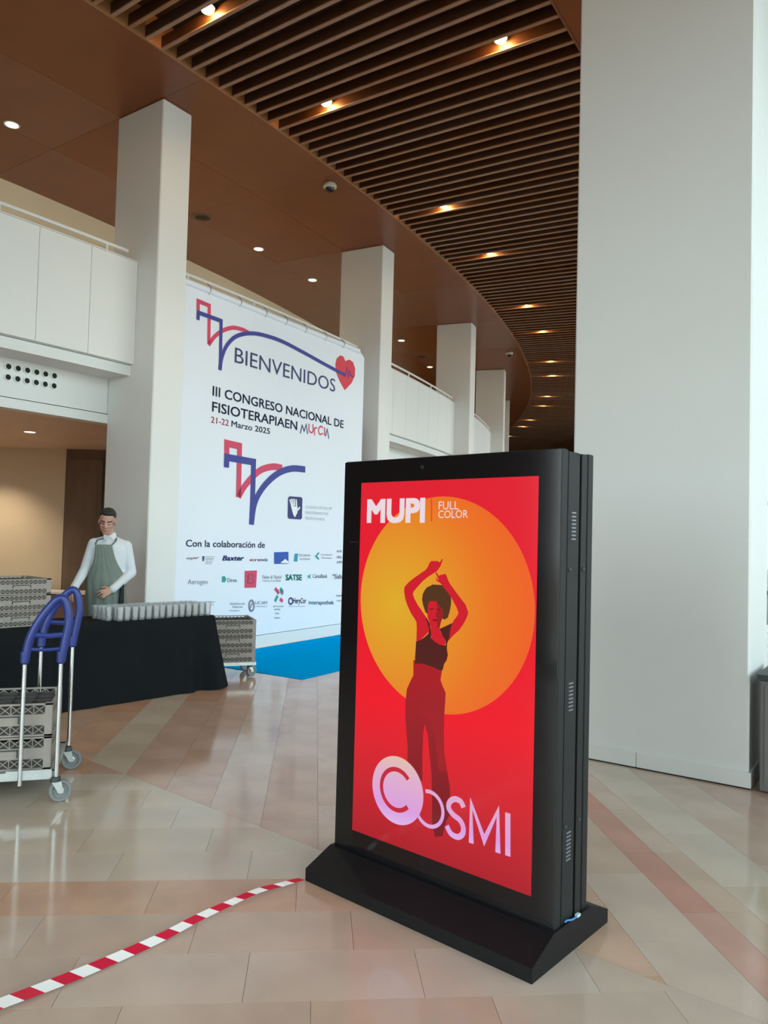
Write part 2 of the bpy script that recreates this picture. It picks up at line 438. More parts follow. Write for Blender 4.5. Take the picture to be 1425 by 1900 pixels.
# ceiling: veneered soffit panels, slatted band, plenum and roof
ce = empty('ceiling'); struct(ce)
b = MB(); b.arc(-8, 9.3, S0-.3, S1+.3, 7.05, 7.15, 40); b.build('roof_slab', M_plenum, ce)
b = MB(); b.arc(0.60, 4.5, S0, S1, 6.92, 6.96, 40); b.build('plenum_lining', M_plenum, ce)
PANT = 2.4795
s = S0
def arcpanel(name, r0, r1, s0, s1, z0, z1, m, parent, n=3):
    b = MB(); b.arc(r0, r1, s0, s1, z0, z1, n); return b.build(name, m, parent, recenter=True)
rings = [(-3.70, -2.24), (-2.236, -0.786), (-0.782, 0.672)]
k = -4
while k*PANT < S1:
    s0, s1 = k*PANT+0.002, (k+1)*PANT-0.002
    if s1 > S0:
        for r0, r1 in rings: arcpanel('ceiling_panel', r0, r1, s0, s1, ZC, ZC+0.03, M_wood, ce)
        if s1 < 25: arcpanel('ceiling_panel', 4.42, 6.7, s0, s1, ZC, ZC+0.03, M_wood, ce); arcpanel('ceiling_panel', 6.704, 9.0, s0, s1, ZC, ZC+0.03, M_wood, ce)
    k += 1
b = MB(); b.arc(4.42, 9.0, 22.3, S1, ZC+.001, ZC+0.03, 12); b.build('ceiling_panel', M_wood, ce)
b = MB(); b.arc(0.676, 0.70, S0, S1, ZC-0.004, 6.93, 60); b.build('edge_trim', mat('edge_wood', (0.36, 0.17, 0.07, 1), 0.4, var=.1), ce)
b = MB(); b.arc(4.392, 4.416, S0, S1, ZC-0.004, 6.93, 60); b.build('edge_trim', M_wood, ce)
SLP = 0.20
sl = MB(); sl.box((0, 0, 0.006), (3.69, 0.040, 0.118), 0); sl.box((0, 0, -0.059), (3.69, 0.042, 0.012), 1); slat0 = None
sid = []
k = -20
while k*SLP < 37.6:
    s = k*SLP+0.02
    if slat0 is None:
        slat0 = sl.build('ceiling_slat', [M_slat_shaded, M_slat_lit], ce, recenter=False); o = slat0
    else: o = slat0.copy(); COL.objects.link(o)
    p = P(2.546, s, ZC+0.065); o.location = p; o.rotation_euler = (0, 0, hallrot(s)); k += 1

# inner side: upper back wall, balcony slab, fascia, parapets
b = MB(); b.arc(-3.95, -3.66, S0, S1, 3.5, 6.7, 40); struct(b.build('wall_upper_back', M_cream))
b = MB(); b.arc(-6.9, -6.8, S0, S1, 0, 7.05, 40); struct(b.build('wall_inner', M_cream))
b = MB(); b.arc(-6.75, -0.42, S0, S1, 3.40, 3.52, 40); struct(b.build('floor_balcony', M_white))
b = MB(); b.arc(-6.75, -0.99, S0, S1, 2.94, 2.99, 40); struct(b.build('ceiling_low', M_lowceil))
CS, CT, CW = 4.959, 0.43, 0.837
kinds = range(-2, 8)
for k in range(-1, 7):                         # one parapet run and one fascia per bay
    s0, s1 = k*CS+CT+0.001, (k+1)*CS-0.001
    pr = struct(empty('wall_parapet_%d' % (k+3)))
    n = 7; step = (s1-s0)/n
    joints = [s1-0.617*i for i in range(n)]+[s0]
    joints = sorted(j for j in joints if j >= s0)
    for a, c in zip(joints[:-1], joints[1:]):
        b = MB(); b.arc(-0.40, -0.36, a+0.0025, c-0.0025, 3.53, 4.74, 2); b.build('parapet_panel', M_white, pr, recenter=True)
    b = MB(); b.arc(-0.50, -0.404, s0, s1, 3.525, 4.735, 10); b.build('parapet_core', M_white, pr, recenter=True)
    b = MB(); b.arc(-0.51, -0.35, s0, s1, 4.742, 4.752, 10); b.build('parapet_cap', M_white, pr, recenter=True)
    rl = tag(empty('handrail', P(-0.40, (s0+s1)/2, 4.752)), None, 'railing', 'balcony handrails')
    where = {-1: 'beside the column left of the welcome banner', 0: 'behind the welcome banner'}.get(k)
    names = ['at the hall end behind the camera', 'left of the column beside the crate trolley', 'behind the tall welcome banner', 'between the banner end column and the next', 'beyond the third white column', 'beyond the fourth column', 'beyond the fifth column', 'beyond the sixth column', 'at the far end']
    rl['label'] = 'white tubular handrail on the balcony parapet '+names[k+2]
    org = rl.location
    bb = MB(); bb.tube([P(-0.40, s0+0.12+(s1-s0-0.24)*i/14, 4.85)-org for i in range(15)], 0.022, 8)
    bb.build('rail_tube', M_white, rl)
    for j in range(4):
        sp = s1-0.40-j*1.25; bb = MB(); bb.tube([P(-0.40, sp, 4.752)-org, P(-0.40, sp, 4.84)-org], 0.014, 8); bb.build('rail_post', M_white, rl)
    fw = struct(empty('wall_fascia_%d' % (k+3)))
    b = MB(); b.arc(-0.99, -0.84, s0-0.43, s1, 2.98, 3.40, 10); b.build('fascia_board', M_white, fw, recenter=True)
    b = MB(); b.arc(-1.0, -0.825, s0-0.43, s1, 2.86, 2.968, 10); b.build('fascia_trim', M_white, fw, recenter=True)
    if k in (-1, 1):
        for c in range(6):
            for r in range(2):
                sp = (-0.722-0.108*c)+(k+1)*CS; zz = 3.305-0.115*r
                rot = Matrix.Rotation(hallrot(sp), 4, 'Z') @ Matrix.Rotation(PI/2, 4, 'Y')
                bb = MB(); bb.lathe([(0.0, 0.004), (0.030, 0.004), (0.030, 0.012), (0.040, 0.012), (0.040, 0.0)], 14, 0, axis=rot)
                bb.f = bb.f; no = bb.build('air_nozzle', [M_white, M_groove], fw)
                for p_ in no.data.polygons:
                    if all(abs((rot.inverted() @ no.data.vertices[i].co).to_2d().length) < 0.031 for i in p_.vertices): p_.material_index = 1
                no.location = P(-0.838, sp, zz)
# lower room behind the columns
bk = MB(); bk.box((-7.6, 12.95, 1.47), (4.4, 0.2, 2.94)); struct(bk.build('wall_back', M_beige))
dw = struct(empty('door_1', (-4.72, 12.86, 0)))
b = MB(); b.box((0, 0.05, 1.47), (1.36, 0.1, 2.94)); b.build('door_frame', M_dwood, dw)
for i, (x, w) in enumerate(((-0.34, 0.60), (0.30, 0.60))):
    b = MB(); b.box((x, -0.02, 1.40), (w, 0.04, 2.72)); dl = b.build('door_leaf', M_dwood, dw)
    for z in (0.55, 1.35, 2.15):
        bb = MB(); bb.box((x, -0.045, z), (w-0.16, 0.012, 0.66)); bb.build('door_panel', M_dwood, dl)
    bb = MB(); bb.tube([(x+(0.24 if i == 0 else -0.24), -0.06, 1.0), (x+(0.24 if i == 0 else -0.24), -0.06, 1.25)], 0.012, 8); bb.build('door_handle', M_steel, dl)
# end walls, solid end of the outer side
for nm, s in (('wall_far_end', S1),):
    b = MB(); b.arc(-6.9, 9.2, s, s+0.1, 0, 7.05, 1); struct(b.build(nm, M_cream))
b = MB(); b.arc(9.0, 9.2, 22.5, S1, 0, 7.05, 14); struct(b.build('wall_outer', M_cream))
# glass front
b = MB(); b.arc(9.0, 9.12, S0, 22.5, 6.60, 7.05, 30); struct(b.build('wall_header', M_wood))
wn = struct(empty('window_1'))
b = MB(); b.arc(8.95, 9.15, S0, 22.5, 0, 0.12, 30); b.arc(8.95, 9.15, S0, 22.5, 6.48, 6.60, 30); b.arc(8.98, 9.10, S0, 22.5, 3.1, 3.18, 30); b.build('window_frame', M_white, wn)
k = 0; s = S0
while s < 22.4:
    o = MB().box((0, 0, 3.3), (0.14, 0.06, 6.36)).build('mullion', M_white, wn, recenter=False)
    o.location = P(9.03, s, 0); o.rotation_euler = (0, 0, hallrot(s))
    b = MB(); b.arc(9.02, 9.03, s+0.03, min(s+1.79, 22.5), 0.12, 6.48, 2); b.build('pane', M_glasst, wn, recenter=True)
    s += 1.825

wn = struct(empty('window_added'))  # unseen end glazing, added and sized to light the pillar front and floor
b = MB(); b.arc(2.8, 9.1, S0-0.12, S0, 0, 0.12, 1); b.arc(2.8, 9.1, S0-0.12, S0, 4.6, 4.75, 1); b.build('window_frame', M_white, wn)
for i in range(5):
    r = 2.85+i*1.54
    o = MB().box((0, 0, 2.36), (0.07, 0.12, 4.5)).build('mullion', M_white, wn, recenter=False); o.location = P(r, S0-0.06, 0); o.rotation_euler = (0, 0, hallrot(S0))
    if i < 4: b = MB(); b.arc(r+0.035, r+1.505, S0-0.066, S0-0.056, 0.12, 4.6, 1); b.build('pane', M_glassw, wn, recenter=True)
b = MB(); b.arc(-6.8, 2.8, S0-0.12, S0, 0, 7.05, 1); b.arc(2.8, 9.1, S0-0.12, S0, 4.75, 7.05, 1); struct(b.build('wall_near_end', M_wood))

# ================================================================== COLUMNS
def column(k):
    s = k*CS; cx = -CW/2
    n = ['white column at the near hall end', 'white column outside the crate trolley bay', 'broad white column behind the waiter, left of the welcome banner',
         'white column at the far end of the welcome banner', 'third white column, past the balcony beyond the banner', 'fourth white column, half hidden by the third',
         'white column hidden in the row beyond the fourth', 'white column far along the curved hall', 'white column at the far hall end'][k+2]
    c = empty('column', P(cx, s, 0), hallrot(s)); tag(c, n, 'column', 'white columns along the curved balcony')
    b = MB(); b.bbox((0, CT/2, (ZC)/2), (CW, CT, ZC-0.002), 0.012); b.build('shaft', M_white, c)
    return c
for k in range(-1, 7): column(k)
pc = empty('column', P(5.695, -0.18, 0), hallrot(-0.18)); tag(pc, 'massive white square pillar standing behind the black display totem', 'column')
b = MB(); b.bbox((0.0, 0.36, ZC/2), (1.21, 0.72, ZC-0.002), 0.012); b.build('shaft', M_white, pc)
b = MB()
for x0, x1 in ((-0.617, -0.112), (-0.106, 0.620)): b.box(((x0+x1)/2, -0.006, 0.06), (x1-x0, 0.016, 0.10))
b.box((0.613, 0.36, 0.06), (0.014, 0.74, 0.10)); b.build('plinth_board', M_white, pc)
b = MB(); b.box((0, 0.36, 0.005), (1.22, 0.735, 0.010)); b.build('shadow_joint', M_groove, pc)

# ================================================================== CEILING FITTINGS
def slat_lamp(rho, s, label):
    k = round((s-0.02)/SLP-0.5); s = (k+0.5)*SLP+0.02
    o = empty('recessed_downlight', P(rho, s, ZC+0.025), hallrot(s)); tag(o, label, 'ceiling light', 'downlights between the ceiling slats')
    b = MB(); b.lathe([(0.0, 0.0), (0.036, 0.006), (0.058, 0.024), (0.064, 0.055)], 16); b.build('bulb', M_lampw, o)
    b = MB(); b.lathe([(0.066, 0.050), (0.074, 0.050), (0.074, 0.27), (0.0, 0.27), ], 16); b.build('housing', M_darkpl, o)
    L = bpy.data.lights.new('downlight_beam', 'SPOT'); L.energy = 70; L.color = (1, 0.70, 0.40); L.spot_size = 1.5; L.spot_blend = 0.7; L.shadow_soft_size = 0.05
    lo = bpy.data.objects.new('downlight_beam', L); COL.objects.link(lo); lo.parent = o; lo.location = (0, 0, -0.012)
    return o
bays = []
for k in range(-1, 7):
    for d in (1.12, 4.21): bays.append((k*CS+d, k))
for s, k in bays:
    if s < -1.2 or s > 33: continue
    side = 'over the first column' if s < 0.5 else 'over the welcome banner' if s < 5 else 'over the bay past the banner' if s < 10 else 'over the third balcony bay' if s < 15 else 'far along the curved hall'
    slat_lamp(1.50 if s < 8 else 1.42 if s < 12 else 1.35 if s < 18 else 1.27 if s < 23 else 1.2, s, 'glowing amber downlight in the inner row between timber slats, '+side)
for s in (1.12,): slat_lamp(3.73, s, 'glowing amber downlight in the slats close to the massive pillar')
def soffit_lamp(rho, s, z, label, group, power=110):
    o = empty('soffit_downlight', P(rho, s, z), hallrot(s)); tag(o, label, 'ceiling light', group)
    b = MB(); b.lathe([(0.075, 0.004), (0.078, -0.006), (0.096, -0.006), (0.098, 0.0), (0.098, 0.004)], 20); b.build('trim_ring', M_ring, o)
    b = MB(); b.lathe([(0.0, -0.003), (0.076, -0.003), (0.076, 0.002)], 20); b.build('lamp_disc', M_lampc, o)
    L = bpy.data.lights.new('downlight_beam', 'SPOT'); L.energy = power; L.color = (1, 0.80, 0.56); L.spot_size = 1.9; L.spot_blend = 0.8; L.shadow_soft_size = 0.07
    lo = bpy.data.objects.new('downlight_beam', L); COL.objects.link(lo); lo.parent = o; lo.location = (0, 0, -0.03)
    return o
for s, nm in ((-0.66, 'above the balcony left of the first column'), (1.12, 'hidden behind the first column head'), (4.21, 'above the banner, nearer the first column'), (6.05, 'above the banner, nearer the second column'),
              (11.07, 'just past the second column'), (14.24, 'above the far balcony rail')):
    soffit_lamp(-2.11, s, ZC, 'cream downlight in the veneer soffit, '+nm, 'downlights in the veneer soffit')
soffit_lamp(-3.10, 0.39, 2.94, 'round downlight in the low ceiling under the balcony', None, 90)
soffit_lamp(-5.0, 0.75, 2.94, 'round downlight in the low ceiling beside the beige back wall', None, 150)
soffit_lamp(-3.0, -2.2, 2.94, 'round downlight in the low ceiling over the hidden end of the table', None, 40)
def dome(rho, s, label):
    o = empty('dome_camera', P(rho, s, ZC), hallrot(s)); tag(o, label, 'security camera', 'dome cameras on the soffit edge')
    b = MB(); b.lathe([(0.0, 0.0), (0.085, 0.0), (0.098, -0.02), (0.098, -0.045), (0.075, -0.062), (0.0, -0.062)], 20); b.build('housing', M_ring, o)
    b = MB(); b.lathe([(0.066, -0.058), (0.062, -0.085), (0.045, -0.108), (0.022, -0.12), (0.0, -0.123)], 20); b.build('dome', M_bezel, o)
    b = MB(); b.box((0.064, 0, -0.052), (0.03, 0.03, 0.02)); b.build('latch', M_ring, o)
dome(0.40, 2.69, 'small black dome security camera on the soffit above the banner')
dome(0.36, 12.91, 'small dome security camera on the soffit near the fourth column')
def speaker(rho, s, label):
    o = empty('ceiling_speaker', P(rho, s, ZC), hallrot(s)); tag(o, label, 'ceiling speaker', 'round speaker grilles in the soffit')
    b = MB(); b.lathe([(0.115, 0.003), (0.118, -0.008), (0.145, -0.008), (0.15, 0.0), (0.15, 0.003)], 24); b.build('rim', mat('brown_rim', (0.10, 0.05, 0.025, 1), .4), o)
    b = MB()
    for r in (0.03, 0.055, 0.08, 0.105): b.lathe([(r-0.008, 0.0), (r-0.008, -0.004), (r+0.006, -0.004), (r+0.006, 0.0)], 24)
    b.build('grille', mat('brown_grille', (0.07, 0.035, 0.018, 1), .5), o)
speaker(-2.07, 2.67, 'round brown speaker grille in the soffit behind the first column')
speaker(-2.07, 12.93, 'round brown speaker grille in the soffit behind the third column')

# ================================================================== DISPLAY TOTEM
TA = -0.7196; TO = Vector((-0.1034, 3.7203, 0)); TWD, TH, TB = 1.1396, 1.913, 0.1345
TU = Vector((math.cos(TA), math.sin(TA), 0)); TN = Vector((math.sin(TA), -math.cos(TA), 0))
tot = empty('display_totem', TO+TU*(TWD/2), TA)      # local x along width, local -y towards the viewer
tag(tot, 'tall black double-sided digital display totem with a glowing red advert', 'display totem')
hw = TWD/2
def tb(name, x0, x1, t0, t1, z0, z1, m, parent=None, r=0.0):     # t towards viewer
    b = MB(); c = ((x0+x1)/2, -(t0+t1)/2, (z0+z1)/2); d = (x1-x0, t1-t0, z1-z0)
    b.bbox(c, d, r) if r else b.box(c, d)
    return b.build(name, m, parent or tot)
b = MB()
prof = [(-0.304, 0.0), (0.304, 0.0), (0.304, 0.054), (0.150, 0.118), (-0.150, 0.118), (-0.304, 0.054)]
b.prism([Vector((-hw-0.012, -t, z)) for t, z in prof], Vector((TWD+0.024, 0, 0))); b.build('base', M_black, tot)
tb('front_cabinet', -hw, hw, 0.078, TB-0.006, 0.10, TH, M_side, r=0.003)
tb('rear_cabinet', -hw, hw, -TB, -0.092, 0.10, TH-0.002, M_side, r=0.003)
core = tb('core_frame', -hw+0.012, hw-0.012, -0.10, 0.08, 0.10, TH-0.012, M_groove)
for i, sx in enumerate((-1, 1)):
    x0, x1 = (hw-0.03, hw-0.001) if sx > 0 else (-hw+0.001, -hw+0.03)
    sp = tb('side_panel', x0, x1, -0.020, 0.071, 0.105, TH-0.006, M_side, r=0.002)
    s2 = tb('side_strip', x0, x1, -0.084, -0.038, 0.105, TH-0.006, M_side, r=0.002)
    if sx > 0:
        for zc in (1.62, 0.965, 0.40):
            for j in range(8):
                bb = MB(); bb.box((hw, -0.030+0.0, zc+(j-3.5)*0.0145), (0.006, 0.034, 0.006)); bb.build('vent_louvre', mat('louvre_grey', (0.22, 0.23, 0.25, 1), .35, metal=.4), sp)
        for z, tt in ((1.452, 0.055), (0.478, 0.055)):
            bb = MB(); bb.lathe([(0, 0.006), (0.007, 0.005), (0.009, 0.0), ], 10, axis=Matrix.Rotation(PI/2, 4, 'Y'), o=(hw, -tt, z)); bb.build('screw', M_darkpl, sp)
            bb = MB(); bb.lathe([(0, 0.006), (0.007, 0.005), (0.009, 0.0), ], 10, axis=Matrix.Rotation(PI/2, 4, 'Y'), o=(hw, 0.056, z)); bb.build('screw', M_darkpl, s2)
# glass front with the screen
bz = tb('bezel_glass', -hw+0.002, hw-0.002, TB-0.005, TB, 0.112, TH-0.004, M_bezel)
b = MB(); b.lathe([(0, 0.002), (0.008, 0.002), (0.010, 0.0)], 12, axis=Matrix.Rotation(PI/2, 4, 'X'), o=(-0.10, -TB, TH-0.045)); b.build('camera_lens', M_groove, bz)
for px_ in ((1026, 1262), (995, 1308)):
    pass
SP = Plane(TO+TN*TB, TU, 0.0)
SX0, SX1, SZ0, SZ1 = 0.1119, 1.0449, 0.2146, 1.8093
inv = (Matrix.Translation(tot.location) @ Matrix.Rotation(TA, 4, 'Z')).inverted()
def sflat(name, polys, m, lift, clampit=False):
    """screen artwork: points are pixels (x,y) or (u,z) Vectors already on the screen; stored in totem coordinates"""
    b = MB()
    for p in polys:
        q = []
        for a in p:
            w = SP.pt(a[0], a[1]) if not isinstance(a, Vector) else a
            l = inv @ w; l.y = -TB-lift
            if clampit: l.x = min(max(l.x, SX0-hw), SX1-hw); l.z = min(max(l.z, SZ0), SZ1)
            q.append(l)
        b.add(q, [tuple(range(len(q)))])
    o = b.build(name, m, bz_screen, recenter=False); o.location = (0, 0, 0); return o
scr_bg = emit_ramp('screen_red', 'z', [(0.0, rgb(172, 30, 42)), (0.17, rgb(205, 36, 48)), (0.38, rgb(238, 28, 44)), (1.0, rgb(224, 36, 52))], (0, 0, SZ0), SZ1-SZ0)
b = MB(); b.box(((SX0+SX1)/2-hw, -TB-0.0004, (SZ0+SZ1)/2), (SX1-SX0, 0.0012, SZ1-SZ0)); bz_screen = b.build('screen', scr_bg, tot)
bz_screen['label'] = 'glowing red portrait screen'
c0 = inv @ SP.pt(834, 1122); ctop = inv @ SP.pt(834, 921); cbot = inv @ SP.pt(850, 1331)
cr = (ctop.z-cbot.z)/2; ccz = (ctop.z+cbot.z)/2; ccx = (SX0+SX1)/2-hw+0.005
yl = inv @ SP.pt(735, 1120)
m_disc = emit_ramp('screen_orange', 'r', [(0.0, rgb(222, 172, 46)), (0.28, rgb(226, 150, 44)), (0.55, rgb(234, 118, 40)), (1.0, rgb(242, 70, 40))], (yl.x, -TB, yl.z), 0.90)
b = MB(); ps = []
for i in range(96):
    a = 2*PI*i/96; x = ccx+cr*math.cos(a); z = ccz+cr*math.sin(a)
    ps.append((min(max(x, SX0-hw), SX1-hw), -TB-0.0016, z))
b.add(ps, [tuple(range(96))]); b.build('screen_sun_disc', m_disc, bz_screen, recenter=False).location = (0, 0, 0)
def zx(pts): return [(740+x/3.456, 1010+y/3.4545) for x, y in pts]
m_skin = emit('screen_skin', rgb(205, 34, 48), 1, True); m_top = emit('screen_dark', rgb(82, 36, 34), 1, True)
m_hair = emit('screen_hair', rgb(84, 54, 34), 1, True); m_face = emit('screen_face', rgb(150, 36, 40), 1, True)
m_pant = emit_ramp('screen_trousers', 'z', [(0, rgb(120, 26, 36)), (0.35, rgb(150, 30, 38)), (0.7, rgb(176, 32, 40)), (1, rgb(205, 32, 44))], (0, 0, 0.40), 0.95)
def za(pts): return [(745+x/8.264, 1030+y/8.264) for x, y in pts]
def zb_(pts): return [(745+x/5.757, 1230+y/5.757) for x, y in pts]
larm = [(400, 195), (440, 110), (470, 88), (520, 92), (560, 90), (590, 112), (630, 55), (640, 65), (610, 155), (585, 200), (545, 250), (480, 290), (410, 335), (330, 400), (250, 490), (195, 555), (180, 600), (210, 680), (260, 770), (330, 870), (390, 960), (420, 1000), (450, 1060), (440, 1140), (410, 1190), (360, 1240), (290, 1310), (235, 1325), (235, 1250), (240, 1130), (235, 1030), (210, 980), (150, 890), (100, 780), (65, 680), (45, 560), (50, 490), (110, 420), (190, 355), (290, 285), (370, 230)]
rarm = [(525, 270), (545, 262), (575, 318), (600, 302), (650, 295), (670, 280), (695, 310), (720, 380), (750, 440), (830, 550), (920, 670), (990, 760), (1030, 880), (1010, 950), (960, 1050), (890, 1150), (800, 1230), (730, 1310), (700, 1300), (720, 1180), (770, 1080), (800, 1010), (860, 930), (880, 885), (850, 800), (790, 690), (730, 590), (650, 490), (610, 440), (575, 410), (545, 398), (530, 345), (545, 350), (566, 386), (572, 370)]
hair = [(320, 680), (330, 600), (365, 530), (400, 490), (450, 470), (480, 450), (560, 455), (630, 460), (690, 500), (740, 570), (765, 660), (765, 750), (745, 860), (715, 960), (660, 990), (620, 960), (400, 900), (370, 870), (335, 760)]
face = [(405, 880), (410, 780), (422, 720), (470, 700), (540, 712), (590, 780), (640, 830), (650, 900), (635, 960), (610, 1030), (590, 1120), (600, 1160), (690, 1340), (660, 1385), (560, 1375), (470, 1300), (450, 1200), (455, 1130), (450, 1080), (430, 1010), (405, 950)]
shade = [(545, 720), (590, 780), (640, 830), (650, 900), (635, 960), (610, 1030), (590, 1120), (560, 1120), (555, 1000), (530, 900), (560, 860)]
brow = [(440, 820), (500, 815), (500, 830), (440, 836)]; brow2 = [(540, 822), (600, 830), (598, 846), (540, 838)]; lips = [(480, 985), (560, 985), (545, 1010), (500, 1010)]
topp = [(390, 960), (440, 1060), (455, 1140), (460, 1270), (520, 1330), (600, 1375), (680, 1385), (690, 1330), (640, 1240), (590, 1130), (680, 1090), (785, 1040), (760, 1130), (740, 1260), (705, 1360), (705, 1450), (718, 1530), (700, 1610), (660, 1670), (640, 1760), (590, 1765), (500, 1720), (400, 1685), (300, 1660), (215, 1665), (215, 1560), (225, 1420), (230, 1325), (300, 1300), (370, 1250), (420, 1200), (430, 1140), (400, 1020), (375, 985)]
leg = [(130, -30), (300, -30), (450, 0), (420, 180), (440, 240), (475, 320), (470, 420), (460, 560), (455, 720), (460, 960), (490, 1150), (520, 1330), (530, 1600), (480, 1690), (440, 1850), (360, 1860), (330, 1700), (330, 1450), (325, 1200), (300, 950), (285, 780), (250, 650), (235, 760), (225, 1000), (225, 1260), (60, 1260), (70, 900), (45, 600), (45, 420), (60, 280), (100, 190), (130, 130)]
fold = [(225, 340), (300, 330), (460, 375), (470, 420), (460, 560), (455, 720), (460, 960), (490, 1150), (400, 1150), (360, 800), (300, 600), (240, 560), (180, 560)]
sflat('screen_trousers', [zb_(leg)], m_pant, 0.0022); sflat('screen_trouser_fold', [zb_(fold)], emit('screen_fold', rgb(160, 32, 40), 1, True), 0.0024)
sflat('screen_hair', [za(hair)], m_hair, 0.0026)
sflat('screen_arm', [za(larm)], m_skin, 0.0028); sflat('screen_arm', [za(rarm)], m_skin, 0.0028)
sflat('screen_face', [za(face)], m_skin, 0.0030); sflat('screen_face_shade', [za(shade)], m_face, 0.0032); sflat('screen_crop_top', [za(topp)], m_top, 0.0034)
for q_ in (brow, brow2, lips): sflat('screen_feature', [za(q_)], emit('screen_feature', rgb(120, 26, 34), 1, True), 0.0034)
# logo: disc with a C, then the letters
m_logo = emit_ramp('screen_logo', 'z', [(0, rgb(222, 196, 238)), (0.3, rgb(216, 158, 222)), (0.65, rgb(222, 172, 206)), (1, rgb(226, 196, 160))], (0, 0, 0.27), 0.36)
cb = inv @ SP.pt(738, 1466); t1 = inv @ SP.pt(733, 1399); t2 = inv @ SP.pt(752, 1531); lr = (t1.z-t2.z)/2
def ring(cx, cz, r0, r1, a0, a1, lift, n=40):
    out = []
    for i in range(n):
        p, q = math.radians(a0+(a1-a0)*i/n), math.radians(a0+(a1-a0)*(i+1)/n)
        out.append([(cx+r*math.cos(t), -TB-lift, cz+r*math.sin(t)) for r, t in ((r0, p), (r1, p), (r1, q), (r0, q))])
    return out
def sraw(name, polys, m):
    b = MB()
    for p in polys: b.add(p, [tuple(range(len(p)))])
    b.build(name, m, bz_screen, recenter=False).location = (0, 0, 0)
sraw('screen_logo_disc', ring(cb.x, cb.z, 0.0005, lr, 0, 360, 0.0040, 64), m_logo)
sraw('screen_logo_letter', ring(cb.x-0.004, cb.z+0.002, lr*0.53, lr*0.665, 42, 318, 0.0044), emit('screen_logo_cut', rgb(196, 40, 60), 1, True))
ob_ = inv @ SP.pt(797.5, 1500.5); o1 = inv @ SP.pt(795, 1464); o2 = inv @ SP.pt(800, 1537); orr = (o1.z-o2.z)/2
sraw('screen_logo_letter', ring(ob_.x, ob_.z, orr*0.80, orr, -150, 108, 0.0037), m_logo)
def stext(body, l, r, cap, m, lift=0.0036, weight=0.0, shear=0):
    o = text_on(SP, body, l, r, cap, m, bz_screen, Vector((0, 0, 0)), weight, shear, lift, 'screen_lettering')
    for q_ in o:
        for v in q_.data.vertices: v.co = inv @ v.co
    return o
def zl(pts): return [(640+x/4.453, 1380+y/4.453) for x, y in pts]
for q_ in (smooth_path([(985, 525), (960, 475), (910, 455), (870, 480), (862, 530), (900, 585), (955, 630), (982, 690), (975, 745), (935, 768), (880, 740), (845, 675)], 4), [(1048, 820), (1048, 490), (1155, 795), (1268, 555), (1268, 900)], [(1350, 570), (1350, 925)]):
    sflat('screen_logo_letter', ribbon([SP.pt(*p) for p in zl(q_)], 0.0235, TN), m_logo, 0.0038)
m_sw = emit('screen_white', rgb(232, 215, 222), 1, True)
stext('MUPI', (681.4, 968), (789, 967.6), 39, m_sw, weight=0.04)
stext('FULL', (814.7, 945.2), (851.6, 945.2), 14.5, m_sw); stext('COLOR', (814, 961.4), (869, 960.8), 14, m_sw)
sflat('screen_divider', [[(800, 925), (803, 925), (803, 967), (800, 967)]], emit('screen_divider', rgb(232, 80, 44), 1, True), 0.0030)
sflat('screen_separator', [[(648, 1005), (664, 1005), (664, 1006.5), (648, 1006.5)]], M_groove, 0.0008)
# network cable stub on the foot
cb_ = empty('network_cable', tot.location+TU*(hw+0.004)+Vector((0, 0, 0.004)), TA)
tag(cb_, 'short blue network cable end poking out at the foot of the totem side', 'cable')
b = MB(); b.tube([(0.004, -0.060, 0.124), (0.006, -0.045, 0.126), (0.010, -0.025, 0.121), (0.012, -0.002, 0.119), (0.012, 0.02, 0.119)], 0.0035, 8); b.build('cord', mat('cable_blue', (0.05, 0.25, 0.62, 1), .4), cb_)
b = MB(); b.box((0.010, 0.032, 0.120), (0.012, 0.024, 0.010)); b.build('plug', mat('plug_clear', (0.65, 0.78, 0.85, 1), .2), cb_)

# ================================================================== BANNER
B0 = Vector((-1.724, 10.568, 0)); BD = Vector((0.5275, 0.8495, 0)).normalized(); BN = Vector((BD.y, -BD.x, 0))
BP = Plane(B0, BD, 0.0)
def bpar(p): return (p-B0).dot(BD)
bl = bpar(BP.pt(345, 520)); br = bpar(BP.pt(676, 662)); ztop = BP.pt(664, 651).z; ztl = BP.pt(348, 517).z
zt = (ztop+ztl)/2
bl -= 0.04
brz = math.atan2(BD.y, BD.x)
ban = empty('welcome_banner', B0+BD*((bl+br)/2), brz); tag(ban, 'huge white congress welcome banner reading BIENVENIDOS with sponsor logos', 'banner')
borg = ban.location.copy(); bw = br-bl
binv = (Matrix.Translation(borg) @ Matrix.Rotation(brz, 4, 'Z')).inverted()
b = MB(); b.box((0, 0.05, 0.085), (bw, 0.10, 0.17)); b.build('plinth', M_white, ban)
ck = 0.13
pf = [Vector((-bw/2, 0, 0.178)), Vector((bw/2, 0, 0.178)), Vector((bw/2, 0, zt-0.10)), Vector((bw/2-0.16, 0, zt)), Vector((-bw/2, 0, zt))]
b = MB(); b.prism(pf, Vector((0, 0.07, 0))); b.build('print_sheet', M_banner, ban)
b = MB(); b.tube([(-bw/2, 0.01, zt-0.02), (bw/2-0.17, 0.01, zt-0.02)], 0.045, 10); b.build('top_hem', M_banner, ban)
for px_, py_ in ((388, 522), (445, 549), (492, 570), (530, 587), (566, 603), (603, 621), (636, 633)):
    q = binv @ BP.pt(px_, py_+4)
    b = MB(); b.tube([(q.x, 0.03, zt+0.07), (q.x+0.005, -0.02, zt+0.03), (q.x, -0.04, zt-0.02), (q.x, 0.0, zt-0.07)], 0.008, 6); b.build('cable_tie', M_galv, ban)
